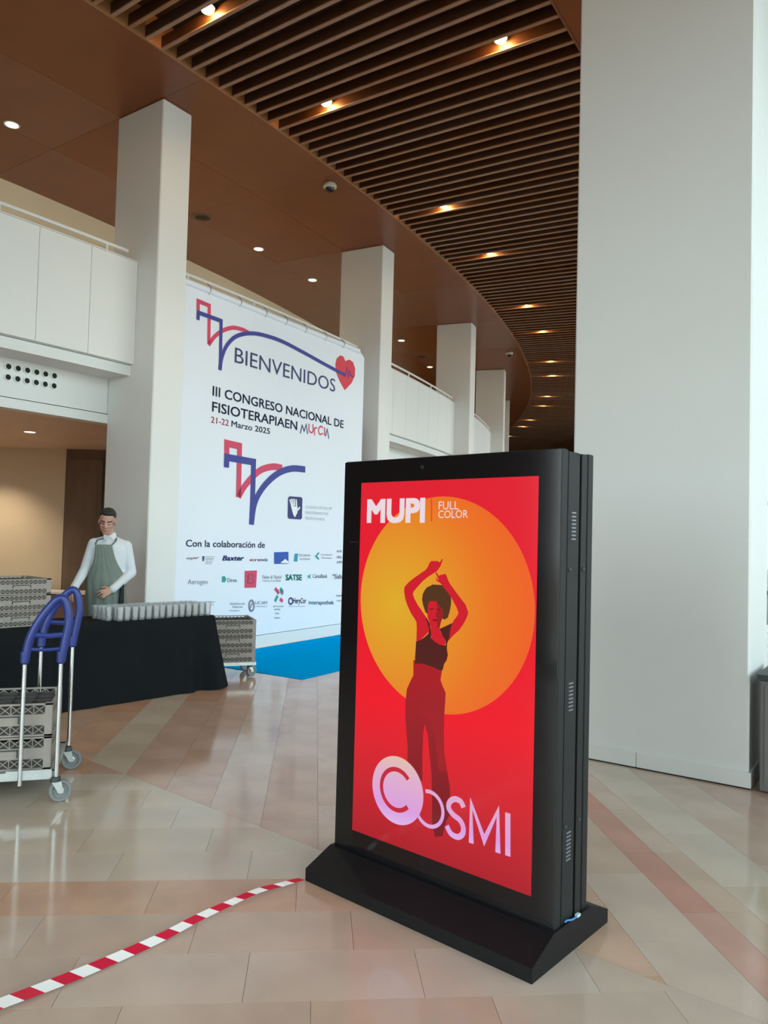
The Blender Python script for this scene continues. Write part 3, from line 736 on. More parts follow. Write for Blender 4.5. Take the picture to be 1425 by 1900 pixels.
def bflat(name, polys, m, lift=0.004):
    b = MB()
    for p in polys:
        q = []
        for a in p:
            l = binv @ (a if isinstance(a, Vector) else BP.pt(a[0], a[1])); l.y = -lift; q.append(l)
        b.add(q, [tuple(range(len(q)))])
    o = b.build(name, m, ban, recenter=False); o.location = (0, 0, 0); return o
def btext(body, l, r, cap, m, weight=0.0, shear=0.0):
    o = text_on(BP, body, l, r, cap, m, ban, Vector((0, 0, 0)), weight, shear, 0.004)
    for q_ in o:
        for v in q_.data.vertices: v.co = binv @ v.co
    return o
def bstroke(name, pts, wpx, m, lift=0.004, sm=False):
    if sm: pts = smooth_path(pts)
    w = wpx
    v = [BP.pt(*p) for p in pts]; bflat(name, ribbon(v, w, BN), m, lift)
def z4(pts): return [(320+x/3.75, 500+y/3.75) for x, y in pts]
def z5(pts): return [(320+x/3.75, 780+y/3.75) for x, y in pts]
def z7(pts): return [(320+x/4.318, 1000+y/4.318) for x, y in pts]
# upper emblem
bstroke('emblem_stroke', z4([(178, 290), (178, 220), (255, 252), (252, 520)]), 0.055, M_pink, 0.004)
bstroke('emblem_stroke', z4([(250, 525), (290, 470), (340, 430), (400, 408), (440, 407), (490, 420), (530, 440)]), 0.055, M_pink, 0.004, True)
bstroke('emblem_stroke', z4([(176, 352), (178, 300), (337, 358), (332, 640), (328, 700)]), 0.055, M_inkblue, 0.006)
bstroke('emblem_stroke', z4([(330, 700), (340, 620), (370, 540), (420, 480), (480, 452), (560, 445), (650, 462), (760, 500), (900, 572), (1050, 655), (1205, 738)]), 0.055, M_inkblue, 0.007, True)
heart = [(1198, 840), (1160, 770), (1138, 715), (1133, 660), (1142, 620), (1165, 598), (1188, 605), (1202, 640), (1212, 632), (1232, 628), (1255, 645), (1270, 690), (1268, 740), (1245, 790)]
bflat('emblem_heart', [z4(heart)], M_red, 0.005)
bstroke('emblem_pulse', z4([(1190, 732), (1203, 735), (1212, 680), (1220, 755), (1230, 705), (1238, 735), (1258, 750)]), 0.022, M_inkblue, 0.008)
btext('BIENVENIDOS', (435, 672), (621.5, 727.5), 28, M_navy, 0.0)
btext('III CONGRESO NACIONAL DE', (394, 733.5), (637, 794.5), 17.5, M_navy, 0.012)
btext('FISIOTERAPIAEN', (393, 763), (551, 798), 18, M_navy, 0.012)
btext('21-22', (391, 784), (424, 790.5), 11.5, M_pink, 0.005); btext('Marzo 2025', (429, 791.3), (500.5, 805.5), 11, M_navy, 0.008)
bstroke('city_letter', [(557, 804), (560.5, 789), (564, 800), (568, 787.5), (570.5, 805)], 0.022, M_navy)
bstroke('city_letter', [(573, 786), (573, 798), (575.5, 802), (579, 802.5), (581, 799), (580.5, 787)], 0.024, M_pink)
bstroke('city_letter', [(583.5, 808), (583.5, 795), (586, 793.5), (588, 794.5)], 0.024, M_pink)
bstroke('city_letter', smooth_path([(599, 794), (595, 791), (591.5, 795), (591, 802), (594, 806), (599, 804)]), 0.024, M_pink)
bstroke('city_letter', [(602, 808), (602, 793)], 0.024, M_pink); bstroke('city_letter', [(603.5, 810), (606.8, 796), (610, 814)], 0.022, M_navy)
# lower emblem
bstroke('emblem_stroke', z5([(377, 243), (377, 160), (466, 180), (458, 535)]), 0.095, M_pink, 0.004)
bstroke('emblem_stroke', z5([(458, 532), (500, 460), (560, 390), (620, 342), (700, 322), (762, 332)]), 0.095, M_pink, 0.004, True)
bstroke('emblem_stroke', z5([(374, 328), (376, 257), (563, 290), (556, 560), (548, 725)]), 0.095, M_inkblue, 0.006)
bstroke('emblem_stroke', z5([(548, 725), (565, 600), (600, 510), (660, 430), (740, 365), (830, 335), (922, 342)]), 0.095, M_inkblue, 0.007, True)
# hand emblem
bflat('emblem_square', [z5([(803, 540), (812, 528), (895, 534), (903, 545), (900, 680), (890, 690), (808, 684), (800, 672)])], mat('ink_violet', (0.03, 0.035, 0.16, 1), .6))
for pts in ([(815, 550), (830, 600)], [(828, 545), (838, 595)], [(843, 545), (848, 595)], [(858, 550), (862, 600)], [(885, 605), (862, 630)]):
    bstroke('emblem_finger', z5(pts), 0.03, M_printw, 0.006)
bflat('emblem_palm', [z5([(822, 595), (868, 600), (868, 640), (850, 675), (838, 655)])], M_printw, 0.006)
for i, t in enumerate(('COLEGIO OFICIAL DE', 'FISIOTERAPEUTAS', 'REGION DE MURCIA')):
    y = 612+i*38; btext(t, z5([(925, y)])[0], z5([(1108-(i*25), y+10)])[0], 5, M_pale)
btext('Con la colaboración de', (344.5, 1014), (491, 1016.5), 12.5, M_navy, 0.010)
def row(body, x0, x1, y, cap, m, w=0.004, sh=0.0, dy=0.0):
    l = z7([(x0, y)])[0]; r = z7([(x1, y+dy)])[0]; btext(body, l, r, cap/4.318, m, w, sh)
row('sep', 112, 165, 163, 22, M_grey); row('ar', 167, 212, 160, 22, M_pink)
bflat('sponsor_mark', [z7([(238, 138), (256, 138), (250, 178), (240, 178)])], M_navy)
for i, y in enumerate((146, 160, 172, 188, 202)): row(['SOCIEDAD', 'CASTELLANA', 'DE FISIO', 'TERAPIA', 'Murcia'][i], 262, 338-(i*6), y, 7, M_grey)
row('Baxter', 397, 572, 172, 38, M_inkblue, 0.03, 0.25); row('en', 617, 690, 178, 26, M_pink, .008); row('ovis', 692, 760, 178, 26, M_navy, .008)
bflat('sponsor_mark', [z7([(813, 106), (928, 103), (928, 200), (814, 200)])], M_bluebox)
bflat('sponsor_mark', [z7([(862, 192), (900, 160), (924, 178), (926, 196)])], M_printw, 0.006)
bflat('sponsor_mark', [z7([(978, 118), (1006, 116), (1000, 182), (970, 180)])], M_cyan)
row('ESCUELAS', 1015, 1102, 140, 18, M_pale); row('DE MURCIA', 1018, 1102, 168, 14, M_pale)
bstroke('sponsor_mark', z7([(1172, 110), (1148, 138), (1172, 162)]), 0.03, M_teal)
row('Fundación', 1190, 1278, 132, 13, M_pale); row('Murciana', 1195, 1275, 158, 13, M_pale)
for i, y in enumerate((108, 155, 195)): row(['A.M.', 'ORG.', 'ATEM'][i], 1314, 1358, y, 18, M_grey)
row('Aerogen', 120, 280, 362, 38, M_grey, 0.0)
row('Direx', 438, 515, 345, 30, M_teal); bflat('sponsor_mark', [z7([(395, 300), (418, 298), (430, 320), (418, 348), (395, 346)])], M_teal)
bflat('sponsor_mark', [z7([(577, 256), (676, 252), (668, 390), (576, 392)])], M_pink)
row('B', 598, 655, 360, 84, M_printw, 0.0)
row('Fisher & Paykel', 717, 872, 318, 28, M_grey, 0.0, .2); row('HEALTHCARE', 722, 868, 342, 12, M_pale)
row('SATSE', 905, 1035, 330, 44, M_teal, 0.035)
bflat('sponsor_mark', [z7([(1075, 296), (1092, 292), (1108, 278), (1102, 298), (1110, 322), (1094, 308), (1080, 324), (1088, 302)])], M_teal)
row('CaixaBank', 1122, 1240, 312, 30, M_grey); row('ºSabadell', 1280, 1430, 318, 36, M_navy)
row('nrcr', 106, 180, 516, 26, M_grey); row('Asociación Española de', 188, 340, 508, 10, M_grey); row('Fisioterapeutas', 190, 330, 530, 10, M_pale)
row('REGIÓN DE', 460, 580, 528, 16, M_pale); row('MURCIA', 480, 560, 552, 14, M_pale); row('Consejería', 455, 535, 578, 9, M_grey)
oc = BP.pt(*z7([(632, 535)])[0])
def oval(cx, cy, rx, ry, w, m):
    pts = [(cx+rx*math.cos(2*PI*i/24), cy+ry*math.sin(2*PI*i/24)) for i in range(25)]
    bstroke('sponsor_mark', z7(pts), w, m)
oval(632, 535, 20, 42, 0.03, M_grey); bstroke('sponsor_mark', z7([(640, 515), (628, 530), (626, 555)]), 0.02, M_grey)
row('UCAM', 662, 757, 524, 26, M_grey, 0.0); row('UNIVERSIDAD', 665, 757, 545, 8, M_pale)
for a, b_, c, d, m in ((820, 395, 845, 425, M_pink), (862, 395, 884, 425, M_teal), (862, 415, 885, 440, M_grey), (820, 500, 842, 455, M_teal), (860, 480, 882, 500, M_pink), (838, 412, 850, 440, M_pink)):
    bstroke('sponsor_mark', z7([(a, b_), (c, d)]), 0.05, m)
row('DIPUTACIÓN', 805, 888, 545, 10, M_grey)
for i, (t, y) in enumerate((('REGIÓN', 570), ('DE', 602), ('MURCIA', 638))): row(t, 815+8*(i == 1), 862-8*(i == 1), y, 11, M_grey)
row('HeryCor', 965, 1070, 515, 42, M_navy, 0.012, .1); oval(946, 498, 16, 24, 0.025, M_navy); row('fisioterapia', 930, 1060, 543, 9, M_pale)
row('interapothek', 1090, 1292, 524, 32, M_cyan, 0.012)
row('nova', 1312, 1365, 462, 20, M_grey); row('care', 1315, 1362, 500, 16, M_pale)
# blue carpet in front of it
cq = [P(-0.12, 0.72), P(1.735, 0.72), P(1.78, 4.6), P(-0.12, 4.6)]
b = MB(); b.prism([q+Vector((0, 0, 0.0005)) for q in cq], Vector((0, 0, 0.005))); cp = b.build('carpet', M_carpet)
tag(cp, 'bright blue carpet laid on the floor along the foot of the banner', 'carpet')

# ================================================================== TABLE, GLASSES
TD = Vector((0.6625, 0.749, 0)).normalized(); TBK = Vector((-TD.y, TD.x, 0))
RF = Vector((-2.1, 7.321, 0))+TD*0.62
trz = math.atan2(TD.y, TD.x); TL, TDp, TZ = 3.0, 0.60, 0.73
tab = empty('banquet_table', RF-TD*(TL/2)+TBK*(TDp/2), trz)     # local x along the table, local +y away from viewer
tag(tab, 'long banquet table under a floor-length black cloth', 'table')
tinv = (Matrix.Translation(tab.location) @ Matrix.Rotation(trz, 4, 'Z')).inverted()
b = MB(); b.box((0, 0, TZ-0.02), (TL-0.02, TDp-0.02, 0.03)); b.build('tabletop', M_galv, tab)
for sx in (-1, 1):
    for sy in (-1, 1):
        b = MB(); b.tube([(sx*1.3, sy*0.28, 0.0), (sx*1.3, sy*0.28, TZ-0.035)], 0.014, 8); b.build('leg', M_galv, tab)
# cloth: loops around the table outline, folds growing towards the floor
def outline(n=260):
    r = 0.035; hx, hy = TL/2, TDp/2
    segs = []
    per = []
    pts = []
    def line(a, c, m): return [(a[0]+(c[0]-a[0])*i/m, a[1]+(c[1]-a[1])*i/m) for i in range(m)]
    def arc_(cx, cy, a0, m=6): return [(cx+r*math.cos(a0+PI/2*i/m), cy+r*math.sin(a0+PI/2*i/m)) for i in range(m)]
    pts += line((-hx+r, -hy), (hx-r, -hy), 120)+arc_(hx-r, -hy+r, -PI/2)+line((hx, -hy+r), (hx, hy-r), 40)+arc_(hx-r, hy-r, 0)
    pts += line((hx-r, hy), (-hx+r, hy), 60)+arc_(-hx+r, hy-r, PI/2)+line((-hx, hy-r), (-hx, -hy+r), 20)+arc_(-hx+r, -hy+r, PI)
    return pts
ol = outline(); n = len(ol); b = MB(); vv = []; ff = []
levels = [(0.002, 0.0), (-0.006, 0.006), (-0.05, 0.012), (-0.15, 0.02), (-0.28, 0.03), (-0.42, 0.042), (-0.56, 0.055), (-0.66, 0.064), (-0.722, 0.070)]
acc = 0.0; arcl = []
for i in range(n):
    arcl.append(acc); a, c = ol[i], ol[(i+1) % n]; acc += math.hypot(c[0]-a[0], c[1]-a[1])
for dz, off in levels:
    for i, (x, y) in enumerate(ol):
        pa, pb = ol[i-1], ol[(i+1) % n]; tx, ty = pb[0]-pa[0], pb[1]-pa[1]; l = math.hypot(tx, ty) or 1; nx, ny = ty/l, -tx/l
        q = arcl[i]; dep = min(1.0, -dz/0.72) if dz < 0 else 0
        ofs = off*(0.3 if y > TDp/2-0.02 else 1.0)
        amp = 0.012+0.010*math.sin(q*1.7+1)
        if x > TL/2-0.45: amp = 0.034
        corner = 0.10*math.exp(-((x-TL/2)**2+(y+TDp/2)**2)/0.02)+0.04*math.exp(-((x-TL/2)**2+(y-TDp/2)**2)/0.02)
        if y > TDp/2-0.02: amp *= 0.4
        w = amp*dep*(math.sin(q*17+1.3*math.sin(q*3.1))+0.5*math.sin(q*31+0.7))+corner*dep
        zz = TZ+dz+(0.012*math.sin(q*2.3+.5)*dep if dz < -0.6 else 0)
        vv.append((x+nx*(ofs+w), y+ny*(ofs+w), max(0.003, zz)))
L_ = len(levels)
for k in range(L_-1):
    for i in range(n): j = (i+1) % n; ff.append((k*n+i, k*n+j, (k+1)*n+j, (k+1)*n+i))
b.add(vv, ff, 0, True); b.add([(x, y, TZ+0.002) for x, y in ol], [tuple(range(n))]); b.build('tablecloth', M_cloth, tab, sharp=False)
# glasses
g0 = None
GR = 0.035
prof = [(0.0, 0.0), (0.024, 0.0), (0.026, 0.004), (0.029, 0.03), (0.0335, 0.125), (0.0322, 0.125), (0.0275, 0.03), (0.022, 0.010), (0.0, 0.009)]
gx0 = (tinv @ at_z(182, 1150, TZ)).x; gx1 = (tinv @ at_z(393, 1143, TZ)).x
nx_ = int((gx1-gx0)/0.074)
for i in range(nx_+1):
    for j in range(5):
        if i == 0 and j in (0,): continue
        x = gx0+0.02+i*(gx1-gx0-0.02)/nx_+random.uniform(-.004, .004); y = -TDp/2+0.06+j*0.078+random.uniform(-.005, .005)
        w = tab.matrix_basis @ Vector((x, y, TZ+0.003))
        w = Matrix.Translation(tab.location) @ Matrix.Rotation(trz, 4, 'Z') @ Vector((x, y, TZ+0.003))
        if g0 is None: g0 = MB().lathe(prof, 12).build('drinking_glass', M_tumbler, None, recenter=False); o = g0; tag(o, 'clear straight drinking glass in the ranks on the black table', 'glass', 'drinking glasses lined up on the table')
        else: o = g0.copy(); COL.objects.link(o)
        o.location = w

# ================================================================== CRATES AND TROLLEYS
def lattice(b, L, zb, zt_, ax, side, th=0.0055):
    """crossed bars on one side wall; ax 0: wall along x at y=side, 1: wall along y at x=side"""
    h = zt_-zb; n = max(4, int(round(L/(h*1.15)))); w = L/n
    def bar(p, q):
        d = Vector(q)-Vector(p); ln = d.length; t = d.normalized(); nn = Vector((0, 1, 0)) if ax == 0 else Vector((1, 0, 0)); sd = t.cross(nn)
        v = [Vector(p)+sd*e*th*0.42+nn*f*th*0.5 for e in (-1, 1) for f in (-1, 1)]+[Vector(q)+sd*e*th*0.42+nn*f*th*0.5 for e in (-1, 1) for f in (-1, 1)]
        b.add(v, [(0, 1, 5, 4), (1, 3, 7, 5), (3, 2, 6, 7), (2, 0, 4, 6)])
    for i in range(n):
        x0, x1 = -L/2+i*w, -L/2+(i+1)*w
        c = (lambda x, z: (x, side, z)) if ax == 0 else (lambda x, z: (side, x, z))
        bar(c(x0, zb), c(x1, zt_)); bar(c(x0, zt_), c(x1, zb))
        if i: bar(c(x0, zb), c(x0, zt_))
_crate = {}
def crate(h, loc, rz, label, group):
    key = round(h, 3); S = 0.50; H2 = S/2
    o = empty('glass_crate', loc, rz); tag(o, label, 'crate', group)
    if key in _crate:
        for ch in _crate[key].children: c = ch.copy(); COL.objects.link(c); c.parent = o
        return o
    _crate[key] = o; t = 0.012
    for sx in (-1, 1):
        for sy in (-1, 1): b = MB(); b.box((sx*(H2-0.02), sy*(H2-0.02), h/2), (0.04, 0.04, h-0.004)); b.build('corner_post', M_crate, o)
    for z in (0.006, h-0.008):
        b = MB()
        for sy in (-1, 1): b.box((0, sy*(H2-t/2), z), (S, t, 0.010)); b.box((sy*(H2-t/2), 0, z), (t, S, 0.010))
        b.build('rim', M_crate, o)
    z1, z2 = 0.33*h, 0.66*h
    b = MB()
    for sy in (-1, 1): b.box((0, sy*(H2-t/2-.001), (z1+z2)/2), (S-0.02, t, z2-z1)); b.box((sy*(H2-t/2-.001), 0, (z1+z2)/2), (t, S-0.02, z2-z1))
    b.build('side_wall', M_crate, o)
    for sy in (-1, 1):
        b = MB(); yy = sy*(H2+0.0005); b.box((0, yy, z2-0.010), (0.15, 0.006, 0.006)); b.box((-0.073, yy, (z1+z2)/2+.002), (0.006, 0.006, z2-z1-0.02)); b.box((0.073, yy, (z1+z2)/2+.002), (0.006, 0.006, z2-z1-.02)); b.build('hand_grip', M_darkpl, o)
    for sd in (-H2+t/2, H2-t/2):
        for za, zb in ((0.012, z1), (z2, h-0.014)):
            for ax in (0, 1): b = MB(); lattice(b, S-0.08, za, zb, ax, sd); b.build('lattice', M_crate, o)
    b = MB()
    for i in range(-2, 3): b.box((i*0.115, 0, h*0.45), (0.004, S-0.04, h*0.8)); b.box((0, i*0.115, h*0.45), (S-0.04, 0.004, h*0.8))
    b.box((0, 0, 0.012), (S-0.03, S-0.03, 0.006)); b.build('divider', mat('crate_insert_shade', (0.055, 0.05, 0.046, 1), 0.6), o)  # dark colour stands in for shade inside the crate, behind the lattice holes
    return o
# stack on the table
cpos = at_z(95, 1161, TZ)+TBK*0.03
cc = cpos-TD*0.25+TBK*0.25
for i, nm in enumerate(('bottom', 'middle', 'top')): crate(0.135, Vector((cc.x, cc.y, TZ+0.003+i*0.1352)), trz, 'grey-brown lattice glass crate on the black table, %s of its stack' % nm, 'glass crates stacked on the table')
def caster(parent, x, y, zt_, yaw, r=0.0625):
    c = empty('caster', (x, y, 0), yaw); c.parent = parent
    w = MB(); ax = Matrix.Rotation(PI/2, 4, 'X')
    w.lathe([(0.040, -0.006), (0.046, -0.014), (r-0.004, -0.015), (r, -0.010), (r, 0.010), (r-0.004, 0.015), (0.046, 0.014), (0.040, 0.006)], 24, 0, (0.028, 0, r), ax)
    w.build('tyre', M_tyre, c)
    w = MB(); w.lathe([(0.0, -0.016), (0.012, -0.016), (0.014, -0.012), (0.020, -0.010), (0.022, -0.005), (0.041, -0.006), (0.041, 0.006), (0.022, 0.005), (0.020, 0.010), (0.014, 0.012), (0.012, 0.016), (0, 0.016)], 16, 0, (0.028, 0, r), ax); w.build('wheel_hub', M_galv, c)
    w = MB()
    for sy in (-1, 1):
        w.prism([Vector((-0.02, sy*0.021, zt_-0.03)), Vector((0.03, sy*0.021, zt_-0.03)), Vector((0.042, sy*0.021, r-0.010)), Vector((0.016, sy*0.021, r-0.010))], Vector((0, sy*0.003, 0)))
    w.box((0.005, 0, zt_-0.028), (0.05, 0.048, 0.005)); w.build('fork', M_galv, c)
    w = MB(); w.lathe([(0.0, zt_-0.026), (0.030, zt_-0.026), (0.026, zt_), (0, zt_)], 14); w.build('swivel', M_darkpl, c)
    return c
# the trolley in front: frame axes from the crate corner
cx_ = Vector((0.957, 0.29, 0)).normalized(); cy_ = Vector((-0.29, 0.957, 0)).normalized()
crz = math.atan2(cx_.y, cx_.x)
KC = at_z(98, 1303, 0.56)                       # near right top corner of the crates
Lc, Wc = 0.86, 0.635
P3 = at_z(104, 1447, 0.13); P3.z = 0
korg = P3-cx_*(Lc/2+0.015)+cy_*(Wc/2+0.015)
tr = empty('crate_trolley', korg, crz); tag(tr, 'steel crate trolley with two blue arched plastic handles and grey wheels', 'trolley')
b = MB()
for sy in (-1, 1): b.box((0, sy*(Wc/2-0.015), 0.155), (Lc, 0.03, 0.045))
for sx in (-1, 0, 1): b.box((sx*(Lc/2-0.015), 0, 0.155), (0.03, Wc, 0.045))
b.build('platform_frame', M_galv, tr)
b = MB(); b.box((0, 0, 0.174), (Lc-0.04, Wc-0.04, 0.006)); b.build('platform_deck', M_galv, tr)
b = MB(); b.box((Lc/2-0.13, -Wc/2-0.006, 0.165), (0.24, 0.008, 0.05)); b.build('bumper_plate', M_galv, tr)
xR, xL = Lc/2+0.015, Lc/2-0.175
for sy in (-1, 1):
    yy = sy*(Wc/2+0.015)
    for x, z0 in ((xR, 0.15), (xL, 0.11)):
        b = MB(); b.tube([(x, yy, z0), (x, yy, 0.82)], 0.0125, 12); b.build('upright_tube', M_steel, tr)
    lean = 0.085
    def HP(x, z): return (x+lean*max(0, (z-0.82)/0.35)**1.2, yy, z)
    h = MB()
    arch = smooth_path([HP(xL, 0.80), HP(xL, 0.92), HP(xL+0.018, 1.03), HP(xL+0.062, 1.135), HP((xL+xR)/2+0.0, 1.165), HP(xR-0.055, 1.13), HP(xR-0.012, 1.03), HP(xR, 0.92), HP(xR, 0.80)], 5)
    h.tube(arch, 0.024, 10); hg = h.build('handle_arch', M_blue, tr)
    h = MB(); h.tube([HP(xL+0.004, 0.955), HP((xL+xR)/2, 0.948), HP(xR-0.004, 0.955)], 0.015, 8); h.build('cross_bar', M_blue, hg)
    h = MB(); h.tube([HP(xL+0.004, 0.875), HP((xL+xR)/2, 0.868), HP(xR-0.004, 0.875)], 0.010, 8); h.build('cross_bar', M_blue, hg)
    h = MB(); h.lathe([(0.015, 0.79), (0.024, 0.80), (0.024, 0.86), (0.0, 0.86)], 12, o=(xL, yy, 0)); h.lathe([(0.015, 0.79), (0.024, 0.80), (0.024, 0.86), (0.0, 0.86)], 12, o=(xR, yy, 0)); h.build('handle_socket', M_blue, hg)
caster(tr, xR-0.005, -Wc/2, 0.145, 0.25); caster(tr, xR-0.005, Wc/2, 0.145, 0.0); caster(tr, -Lc/2+0.03, -Wc/2+0.03, 0.145, 0.3); caster(tr, -Lc/2+0.03, Wc/2-0.03, 0.145, 0.3)
kc = Vector((KC.x, KC.y, 0))-cx_*0.25+cy_*0.25
for i, nm in enumerate(('lower', 'upper')): crate(0.19, Vector((kc.x, kc.y, 0.178+i*0.1904)), crz, 'grey-brown glass crate on the blue-handled trolley, %s of two' % nm, 'glass crates on the trolley')
# the dolly behind the table end
d0 = at_z(473, 1236, 0.17); d0 = d0+Vector((d0.x, d0.y, 0)).normalized()*0.26; dy = Vector((-0.35, 0.94, 0)).normalized(); dx = Vector((0.94, 0.35, 0)).normalized(); drz = math.atan2(dx.y, dx.x)
dc = Vector((d0.x, d0.y, 0))-dx*0.25+dy*0.25
dc.z = 0.0057
do = empty('crate_dolly', dc, drz); tag(do, 'low wheeled dolly carrying crates behind the end of the black table', 'dolly')
b = MB(); b.box((0, 0, 0.15), (0.52, 0.52, 0.035)); b.build('deck', M_galv, do)
for sx in (-1, 1):
    for sy in (-1, 1): caster(do, sx*0.20, sy*0.20, 0.133, 0.5)
for i, nm in enumerate(('bottom', 'middle', 'top')): crate(0.153, Vector((dc.x, dc.y, 0.1745+i*0.1532)), drz, 'grey-brown lattice glass crate on the low dolly behind the table, %s of its stack' % nm, 'glass crates on the dolly')

# ================================================================== PERSON
MY = 7.93; mpos = EYE+ray(198, 987)*(MY/ray(198, 987).y)
mf = Vector((mpos.x, mpos.y, 0)).normalized(); mrz = math.atan2(mf.y, mf.x)-PI/2
per = empty('person', (mpos.x, mpos.y, 0), mrz)      # local x: viewer's right, local -y towards the viewer
tag(per, 'person in white shirt and grey-green bib apron standing behind the table, looking down', 'person')
def J(px_, py_, y=0.0): return Vector((((px_-198)+0.034*(py_-965))/179.0, y, 1.55-(py_-987)/179.0))
def blob(bm_, c, r, rot=None, n=14):
    mt = Matrix.Translation(c)
    if rot: mt = mt @ rot
    mt = mt @ Matrix.Diagonal((r[0], r[1], r[2], 1))
    bmesh.ops.create_uvsphere(bm_, u_segments=n+2, v_segments=n, radius=1, matrix=mt)
def limb(bm_, pts, rs, n=12):
    for i in range(len(pts)-1):
        a, c = pts[i], pts[i+1]; d = c-a; q = d.to_track_quat('Z', 'Y').to_matrix().to_4x4()
        bmesh.ops.create_cone(bm_, cap_ends=True, segments=n, radius1=rs[i], radius2=rs[i+1], depth=d.length, matrix=Matrix.Translation((a+c)/2) @ q)
    for p, r in zip(pts, rs): bmesh.ops.create_uvsphere(bm_, u_segments=n, v_segments=8, radius=r, matrix=Matrix.Translation(p))
def remesh(bm_, name, mats, voxel, parent, smooth=4):
    me = bpy.data.meshes.new(name); bm_.to_mesh(me); bm_.free()
    o = bpy.data.objects.new(name, me); COL.objects.link(o)
    m = o.modifiers.new('r', 'REMESH'); m.mode = 'VOXEL'; m.voxel_size = voxel
    s_ = o.modifiers.new('s', 'SMOOTH'); s_.iterations = smooth; s_.factor = 0.5
    bpy.context.view_layer.update()
    me2 = bpy.data.meshes.new_from_object(o.evaluated_get(bpy.context.evaluated_depsgraph_get()))
    o.modifiers.clear(); o.data = me2; me2.name = name; me2.materials.clear()
    for q in mats: me2.materials.append(q)
    for p_ in me2.polygons: p_.use_smooth = True
    o.parent = parent; return o
M_skin = mat('skin', (0.50, 0.27, 0.20, 1), 0.5, var=0.06, scale=20); M_lip = mat('lip', (0.40, 0.16, 0.13, 1), 0.5)
M_brow = mat('brow', (0.03, 0.02, 0.015, 1), 0.7); M_hair = mat('black_hair', (0.012, 0.011, 0.010, 1), 0.6, var=.3, scale=60, bump=.5)
M_shirt = mat('white_shirt', (0.66, 0.70, 0.74, 1), 0.8, var=0.03, scale=10); M_apron = mat('apron_cloth', (0.175, 0.21, 0.185, 1), 0.85, var=0.06, scale=14)
M_trous = mat('black_trousers', (0.010, 0.012, 0.012, 1), 0.8)
sL, sR = J(231, 1013), J(176, 1010); eL, eR = J(241, 1062, -0.02), J(160, 1057, -0.03)
wL, wR = J(207, 1091, -0.20), J(142, 1089, -0.16)
hipc = J(197, 1092); hL, hR = hipc+Vector((0.09, 0, -0.02)), hipc+Vector((-0.09, 0, -0.02))
neck0 = J(203, 998, 0.01); hd = J(198, 967, -0.05)
HR = Matrix.Rotation(0.10, 4, 'Y') @ Matrix.Rotation(-0.12, 4, 'Z') @ Matrix.Rotation(0.30, 4, 'X')   # head bowed
def H(x, y, z): return hd+(HR @ Vector((x, y, z)))
bm_ = bmesh.new()
limb(bm_, [neck0, H(0, 0.02, -0.06)], [0.060, 0.055])
blob(bm_, H(0, 0.018, 0.035), (0.078, 0.096, 0.092), HR); blob(bm_, H(0, -0.022, -0.045), (0.062, 0.068, 0.082), HR)
blob(bm_, H(0, -0.052, -0.100), (0.034, 0.030, 0.026), HR); blob(bm_, H(0, -0.068, 0.022), (0.056, 0.022, 0.014), HR)
for sx in (-1, 1):
    blob(bm_, H(sx*0.040, -0.062, -0.035), (0.020, 0.016, 0.018), HR); blob(bm_, H(sx*0.079, 0.020, -0.018), (0.010, 0.022, 0.034), HR)
    blob(bm_, H(sx*0.013, -0.092, -0.042), (0.009, 0.010, 0.008), HR)
limb(bm_, [H(0, -0.083, 0.012), H(0, -0.104, -0.036)], [0.009, 0.013], 10)
blob(bm_, H(0, -0.084, -0.070), (0.025, 0.011, 0.006), HR); blob(bm_, H(0, -0.081, -0.081), (0.021, 0.011, 0.007), HR)
chest = (sL+sR)/2
limb(bm_, [chest+Vector((0, 0.01, -0.02)), hipc+Vector((0, 0, 0.18)), hipc], [0.11, 0.105, 0.12], 16)
for s_, e_, w_ in ((sL, eL, wL), (sR, eR, wR)): limb(bm_, [chest+Vector((0, 0, -0.02)), s_+Vector((0, 0, -0.01))], [0.08, 0.058]); limb(bm_, [s_, e_, w_], [0.054, 0.042, 0.028])
for h_, sx in ((hL, 1), (hR, -1)):
    kn = Vector((h_.x+0.01*sx, -0.01, 0.50)); an = Vector((h_.x+0.02*sx, 0.03, 0.09))
    limb(bm_, [h_, kn, an], [0.082, 0.056, 0.040]); limb(bm_, [an+Vector((0, 0.02, -0.035)), an+Vector((0.01*sx, -0.15, -0.055))], [0.042, 0.032])
def hand(w_, d, side, spread, curl):
    """palm and five fingers; d: direction of the hand, side: thumb side"""
    d = d.normalized(); side = (side-d*side.dot(d)).normalized(); dn = d.cross(side).normalized()
    if dn.z > 0: dn = -dn
    pc_ = w_+d*0.045
    for k_ in (-0.030, -0.010, 0.010, 0.030): limb(bm_, [w_+d*0.012+side*k_*0.6, w_+d*0.085+side*k_], [0.0135, 0.0125], 8)
    for k_, ln in ((0.033, 0.070), (0.011, 0.080), (-0.011, 0.074), (-0.032, 0.058)):
        a = w_+d*0.085+side*k_; b1 = a+(d+dn*curl+side*k_*spread).normalized()*ln*0.45; b2 = b1+(d+dn*curl*2.4).normalized()*ln*0.32; b3 = b2+(d+dn*curl*4).normalized()*ln*0.26
        limb(bm_, [a, b1, b2, b3], [0.0098, 0.0092, 0.0085, 0.0075], 8)
    t0 = w_+d*0.028+side*0.028; t1 = t0+(d*0.7+side*0.8+dn*0.2).normalized()*0.038; t2 = t1+(d+side*0.15+dn*0.4).normalized()*0.032
    limb(bm_, [t0, t1, t2], [0.014, 0.0105, 0.009], 8)
hand(wL, J(180, 1103, -0.30)-wL, Vector((-0.2, 0.3, 0.9)), 6, 0.35)
hand(wR, J(134, 1104, -0.22)-wR, Vector((0.8, -0.5, 0.2)), 6, 0.35)
body = remesh(bm_, 'body', [M_skin, M_brow, M_lip], 0.0055, per, 3)
